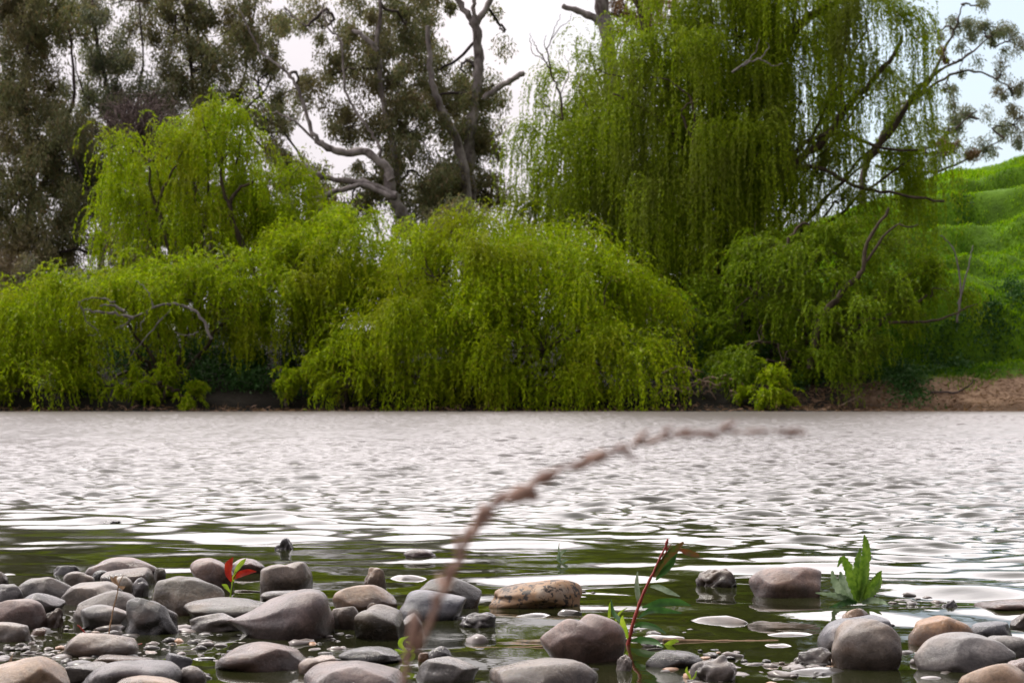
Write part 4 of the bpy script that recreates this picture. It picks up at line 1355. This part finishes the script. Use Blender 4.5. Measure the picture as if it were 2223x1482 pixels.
M_DOCK = plain_leafy('dock_leaf', (0.07, 0.15, 0.012), (0.18, 0.30, 0.03), 0.4, 0.4, 70)
M_DOCKD = plain_leafy('dock_old_leaf', (0.10, 0.16, 0.07), (0.30, 0.38, 0.24), 0.35, 0.3, 50)
M_RED = plain_leafy('red_leaf', (0.24, 0.010, 0.008), (0.42, 0.04, 0.015), 0.4, 0.4, 60)
M_YG = plain_leafy('seedling_leaf', (0.22, 0.36, 0.02), (0.34, 0.44, 0.04), 0.4, 0.45, 60)
M_WEED = plain_leafy('weed_leaf', (0.03, 0.09, 0.018), (0.06, 0.16, 0.03), 0.35, 0.3, 60)
M_WEEDR = plain_leafy('reddish_weed_leaf', (0.05, 0.09, 0.015), (0.20, 0.05, 0.02), 0.4, 0.3, 45)
M_RSTEM = plain_leafy('red_stem', (0.25, 0.02, 0.015), (0.36, 0.05, 0.03), 0.4, 0.1, 60)
M_STRAW = plain_leafy('straw', (0.30, 0.19, 0.11), (0.42, 0.28, 0.17), 0.8, 0.2, 200)
M_STEMB = plain_leafy('brown_grass_stem', (0.26, 0.155, 0.12), (0.40, 0.26, 0.20), 0.8, 0.2, 100)

# dock plant
Yd = groundY(1312)
root = thing('dock_plant', P(1868, 1312, Yd), 'green leafy dock plant growing out of the water at the right', 'plant')
mm = Yd / FPX
for pix, wd, mt, dy in [
    ([(1868, 1305), (1872, 1250), (1880, 1205), (1879, 1178), (1876, 1160)], (5, 11, 10, 7, 1), M_DOCK, 0),
    ([(1864, 1305), (1862, 1260), (1862, 1220), (1868, 1188)], (5, 10, 9, 1), M_DOCK, .02),
    ([(1860, 1303), (1848, 1262), (1838, 1226), (1828, 1213), (1818, 1230)], (5, 9, 9, 7, 1), M_DOCK, -.01),
    ([(1874, 1304), (1884, 1280), (1898, 1262), (1908, 1246), (1914, 1238)], (4, 8, 8, 6, 1), M_DOCK, -.01),
    ([(1878, 1304), (1892, 1288), (1906, 1266), (1912, 1240)], (3, 7, 8, 2), M_DOCK, .03),
    ([(1852, 1304), (1830, 1290), (1812, 1262), (1806, 1238)], (4, 9, 9, 2), M_DOCKD, -.03),
    ([(1856, 1304), (1840, 1288), (1830, 1262), (1824, 1240)], (4, 9, 9, 2), M_DOCKD, .02),
    ([(1856, 1306), (1835, 1298), (1805, 1290), (1770, 1286)], (3, 6, 6, 1), M_DOCKD, -.04),
    ([(1868, 1305), (1856, 1270), (1850, 1240), (1846, 1222)], (5, 9, 9, 2), M_DOCK, .03),
    ([(1872, 1305), (1876, 1280), (1878, 1240), (1886, 1210)], (5, 10, 9, 2), M_DOCK, .03),
    ([(1872, 1308), (1892, 1302), (1912, 1304), (1928, 1312)], (3, 7, 6, 1), M_DOCKD, -.05),
    ([(1860, 1308), (1840, 1306), (1820, 1312), (1800, 1318)], (3, 7, 6, 1), M_WEED, -.05)]:
    leafpart('leaf', root, mt, pix, Yd, [w * mm for w in wd], 0.35, 0.22, 0.1 * dy * 10, 6, [0, dy * .4, dy, dy * 1.6, dy * 2][:len(pix)], int(pix[1][0]))

# red stemmed weed
Yw = groundY(1398)
root = thing('weed', P(1362, 1398, Yw), 'red stemmed weed with long drooping leaves beside the double humped boulder', 'plant')
mm = Yw / FPX
acc = Acc()
st = limb(acc, [(1362, 1405), (1372, 1360), (1388, 1310), (1402, 1275), (1422, 1235), (1438, 1200), (1450, 1176)], Yw, 0.0034, 0.0014, 0.0002, 8)
limb(acc, [(1424, 1232), (1440, 1208), (1455, 1182)], Yw, 0.0016, 0.0008, 0.0001, 6)
limb(acc, [(1448, 1195), (1446, 1180), (1450, 1170)], Yw, 0.002, 0.0016, 0.0001, 6)
acc.build('stem', M_RSTEM, root)
for pix, wd, mt, dy in [
    ([(1418, 1252), (1436, 1228), (1462, 1195), (1484, 1176)], (2, 10, 10, 2), M_WEEDR, 0),
    ([(1424, 1258), (1440, 1240), (1456, 1222), (1470, 1200)], (2, 7, 8, 1), M_WEED, -.01),
    ([(1476, 1192), (1492, 1198), (1508, 1203), (1526, 1210)], (3, 7, 6, 1), M_WEEDR, 0),
    ([(1412, 1272), (1430, 1274), (1452, 1284), (1476, 1294)], (2, 6, 6, 1), M_DOCKD, -.02),
    ([(1388, 1318), (1384, 1290), (1382, 1265), (1384, 1240)], (2, 6, 5, 1), M_DOCKD, .02),
    ([(1394, 1318), (1430, 1308), (1470, 1306), (1500, 1314)], (2, 9, 8, 1), M_WEED, .02),
    ([(1386, 1340), (1410, 1324), (1440, 1324), (1480, 1330)], (2, 7, 7, 1), M_WEED, .05),
    ([(1376, 1362), (1390, 1355), (1420, 1360), (1446, 1374)], (2, 7, 6, 1), M_WEED, -.03),
    ([(1370, 1390), (1392, 1388), (1420, 1392), (1440, 1404)], (2, 8, 7, 1), M_WEED, -.04),
    ([(1366, 1380), (1350, 1350), (1332, 1330), (1326, 1300)], (2, 5, 5, 1), M_WEED, .03),
    ([(1364, 1388), (1356, 1365), (1350, 1345), (1352, 1335)], (2, 6, 5, 1), M_YG, -.02),
    ([(1440, 1402), (1455, 1394), (1466, 1390), (1474, 1392)], (2, 6, 5, 1), M_YG, -.02)]:
    leafpart('leaf', root, mt, pix, Yw, [w * mm for w in wd], 0.3, 0.0, 0.2, 5, [0, dy * .5, dy, dy * 1.4], 3)

# seedling with red leaves
Ys = groundY(1300)
mm = Ys / FPX
root = thing('seedling', P(500, 1300, Ys), 'small seedling with two red leaves and one green leaf behind the left pile', 'plant')
acc = Acc()
limb(acc, [(500, 1300), (502, 1280), (506, 1262)], Ys, 0.0022, 0.0015, 0.0001, 6)
acc.build('stem', M_YG, root)
for pix, wd, mt in [([(503, 1262), (496, 1245), (497, 1225), (506, 1209)], (2, 7, 9, 1), M_RED), ([(506, 1256), (520, 1246), (540, 1240), (556, 1240)], (2, 7, 6, 1), M_RED),
                    ([(508, 1246), (516, 1232), (526, 1220), (534, 1212)], (1, 5, 5, 1), M_YG), ([(503, 1268), (508, 1252), (512, 1240)], (1, 4, 1), M_YG), ([(500, 1285), (490, 1272), (482, 1268)], (1, 5, 1), M_YG)]:
    leafpart('leaf', root, mt, pix, Ys, [w * mm for w in wd], 0.3, 0, 0.1)


def seedling(base, leaves, label, mat=M_YG, stemmat=M_YG):
    Y = groundY(base[1])
    root = thing('seedling', P(base[0], base[1], Y), label, 'plant')
    mm = Y / FPX
    for pix, w in leaves:
        leafpart('leaf', root, mat, [base] + pix, Y, [1 * mm, w * mm, w * mm, .5 * mm], 0.3, 0, 0.1)


seedling((888, 1418), [([(870, 1400), (872, 1388), (888, 1380)], 5), ([(898, 1408), (890, 1395), (880, 1392)], 4), ([(866, 1412), (856, 1408)], 3)], 'small bright green seedling left of the bent grass stem at the bottom')
seedling((1325, 1368), [([(1322, 1345), (1324, 1315), (1328, 1302)], 3), ([(1335, 1350), (1345, 1330), (1362, 1318)], 2.5), ([(1345, 1362), (1350, 1350), (1352, 1340)], 5)], 'small green shoots behind the double humped boulder')
seedling((1218, 1222), [([(1212, 1212), (1218, 1200), (1232, 1192)], 4.5), ([(1214, 1205), (1213, 1190), (1214, 1178)], 1.5), ([(1226, 1216), (1234, 1214)], 3)], 'tiny olive sprout alone in the open water behind the speckled stone', M_DOCKD)
seedling((1500, 1475), [([(1496, 1465), (1490, 1455), (1492, 1446)], 3), ([(1508, 1468), (1512, 1455)], 2)], 'tiny green sprout at the bottom by the crumbly pale stone')

# dry stalk
Y = groundY(1412)
root = thing('dry_stalk', P(228, 1412, Y), 'thin dry straw stalk with a frayed pale top in the left pile', 'dry stalk')
acc = Acc()
limb(acc, [(228, 1414), (236, 1375), (246, 1320), (254, 1290), (257, 1268)], Y, 0.0013, 0.0009, 0.0002, 5)
limb(acc, [(257, 1268), (262, 1258), (268, 1248)], Y, 0.0009, 0.0006, 0.0001, 5)
acc.build('stem', M_STRAW, root)
for pix in ([(257, 1270), (245, 1258), (240, 1250)], [(257, 1270), (250, 1255), (256, 1250)], [(256, 1272), (266, 1275), (272, 1272)]):
    leafpart('husk', root, M_STRAW, pix, Y, [0.001, 0.003, 0.0005], .3)
root = thing('dry_stalk', P(205, 1412, Y), 'bent reddish twig leaning left of the dry straw stalk', 'twig')
acc = Acc()
limb(acc, [(208, 1416), (200, 1400), (190, 1380), (175, 1362), (168, 1356)], Y, 0.0022, 0.0012, 0.0002, 6)
acc.build('stem', M_RSTEM, root)
root = thing('dry_stalk', P(275, 1418, Y), 'short red twig lying right of the dry straw stalk', 'twig')
acc = Acc()
limb(acc, [(268, 1422), (280, 1410), (296, 1400), (308, 1396)], Y, 0.0015, 0.001, 0.0002, 6)
acc.build('stem', M_RSTEM, root)
r = np.random.default_rng(14)
Yb = groundY(1470)
root = thing('grass_tuft', P(20, 1480, Yb), 'dry straw tuft in the bottom left corner', 'grass tuft')
for k in range(9):
    x = r.uniform(0, 42)
    leafpart('blade', root, M_STRAW, [(x, 1490), (x + r.uniform(-8, 8), 1455), (x + r.uniform(-16, 16), 1422 + r.uniform(-6, 18))], Yb - .05, [0.0008, 0.0012, 0.0003], .2)

# floating stick
root = thing('floating_stick', P(1130, 1406, groundY(1406)), 'thin pale stick floating flat left of the double humped boulder', 'stick')
acc = Acc()
limb(acc, [(940, 1409), (1020, 1407), (1110, 1405), (1200, 1402)], groundY(1406), 0.0028, 0.0015, 0.0003, 6)
acc.build('twig', M_STRAW, root)
root = thing('floating_stick', P(1580, 1391, groundY(1391)), 'thin pale stick floating flat left of the big round cobble', 'stick')
acc = Acc()
limb(acc, [(1440, 1389), (1530, 1391), (1610, 1391), (1690, 1390)], groundY(1391), 0.003, 0.002, 0.0003, 6)
acc.build('twig', M_STRAW, root)

# bent grass stem close to the camera
Yg = 0.60
gb = P(865, 1520, Yg)
root = thing('bent_grass', (gb[0] - 0.02, Yg, 0.1), 'out of focus brown grass stem with seed heads arching across the water', 'grass stem')
gp = [(985, 1235), (1012, 1180), (1040, 1120), (1080, 1092), (1130, 1070), (1185, 1036), (1250, 1006), (1320, 984), (1400, 960), (1480, 944), (1560, 938), (1650, 936), (1750, 938)]
lowp = [np.array((gb[0] - 0.03, Yg, 0.06))] + [P(x, y, Yg) for x, y in [(878, 1482), (905, 1420), (940, 1335), (965, 1275)]]
path = smooth_path(lowp + [P(x, y, Yg + 0.004 * i) for i, (x, y) in enumerate(gp)], 6, 0.0002)
acc = Acc()
acc.tube(path, np.linspace(0.0011, 0.00035, len(path)), 8)
acc.build('stem', M_STEMB, root)
r = np.random.default_rng(4)
for k in range(20, len(path) - 1, 2):
    t_ = nrm(path[k + 1] - path[k])
    for q in range(1):
        d = nrm(t_ + r.normal(0, .3, 3))
        L = r.uniform(0.004, 0.009)
        s0 = path[k] + r.normal(0, 0.0006, 3)
        a2 = Acc()
        pp = [s0 + d * L * f for f in (0, .3, .6, 1)]
        a2.tube(pp, [0.0004, 0.0010, 0.0009, 0.0002], 6)
        if k < 36 and q:
            continue
        a2.build('spikelet', M_STEMB, root)
for (x, y), sz in (((1130, 1072), .0031), ((1184, 1036), .0025), ((1158, 1078), .0016), ((1300, 992), .0023), ((1050, 1116), .002)):
    c = P(x, y, Yg + .01)
    a2 = Acc()
    a2.tube([c + np.array((dx * sz, 0, dx * sz * .4)) for dx in (-1.4, -.7, 0, .7, 1.4)], [sz * .2, sz * .75, sz * .9, sz * .7, sz * .2], 7)
    a2.build('seed_head', M_STEMB, root)

print('objects', len(bpy.data.objects), 'polys', sum(len(o.data.polygons) for o in bpy.data.objects if o.type == 'MESH'))
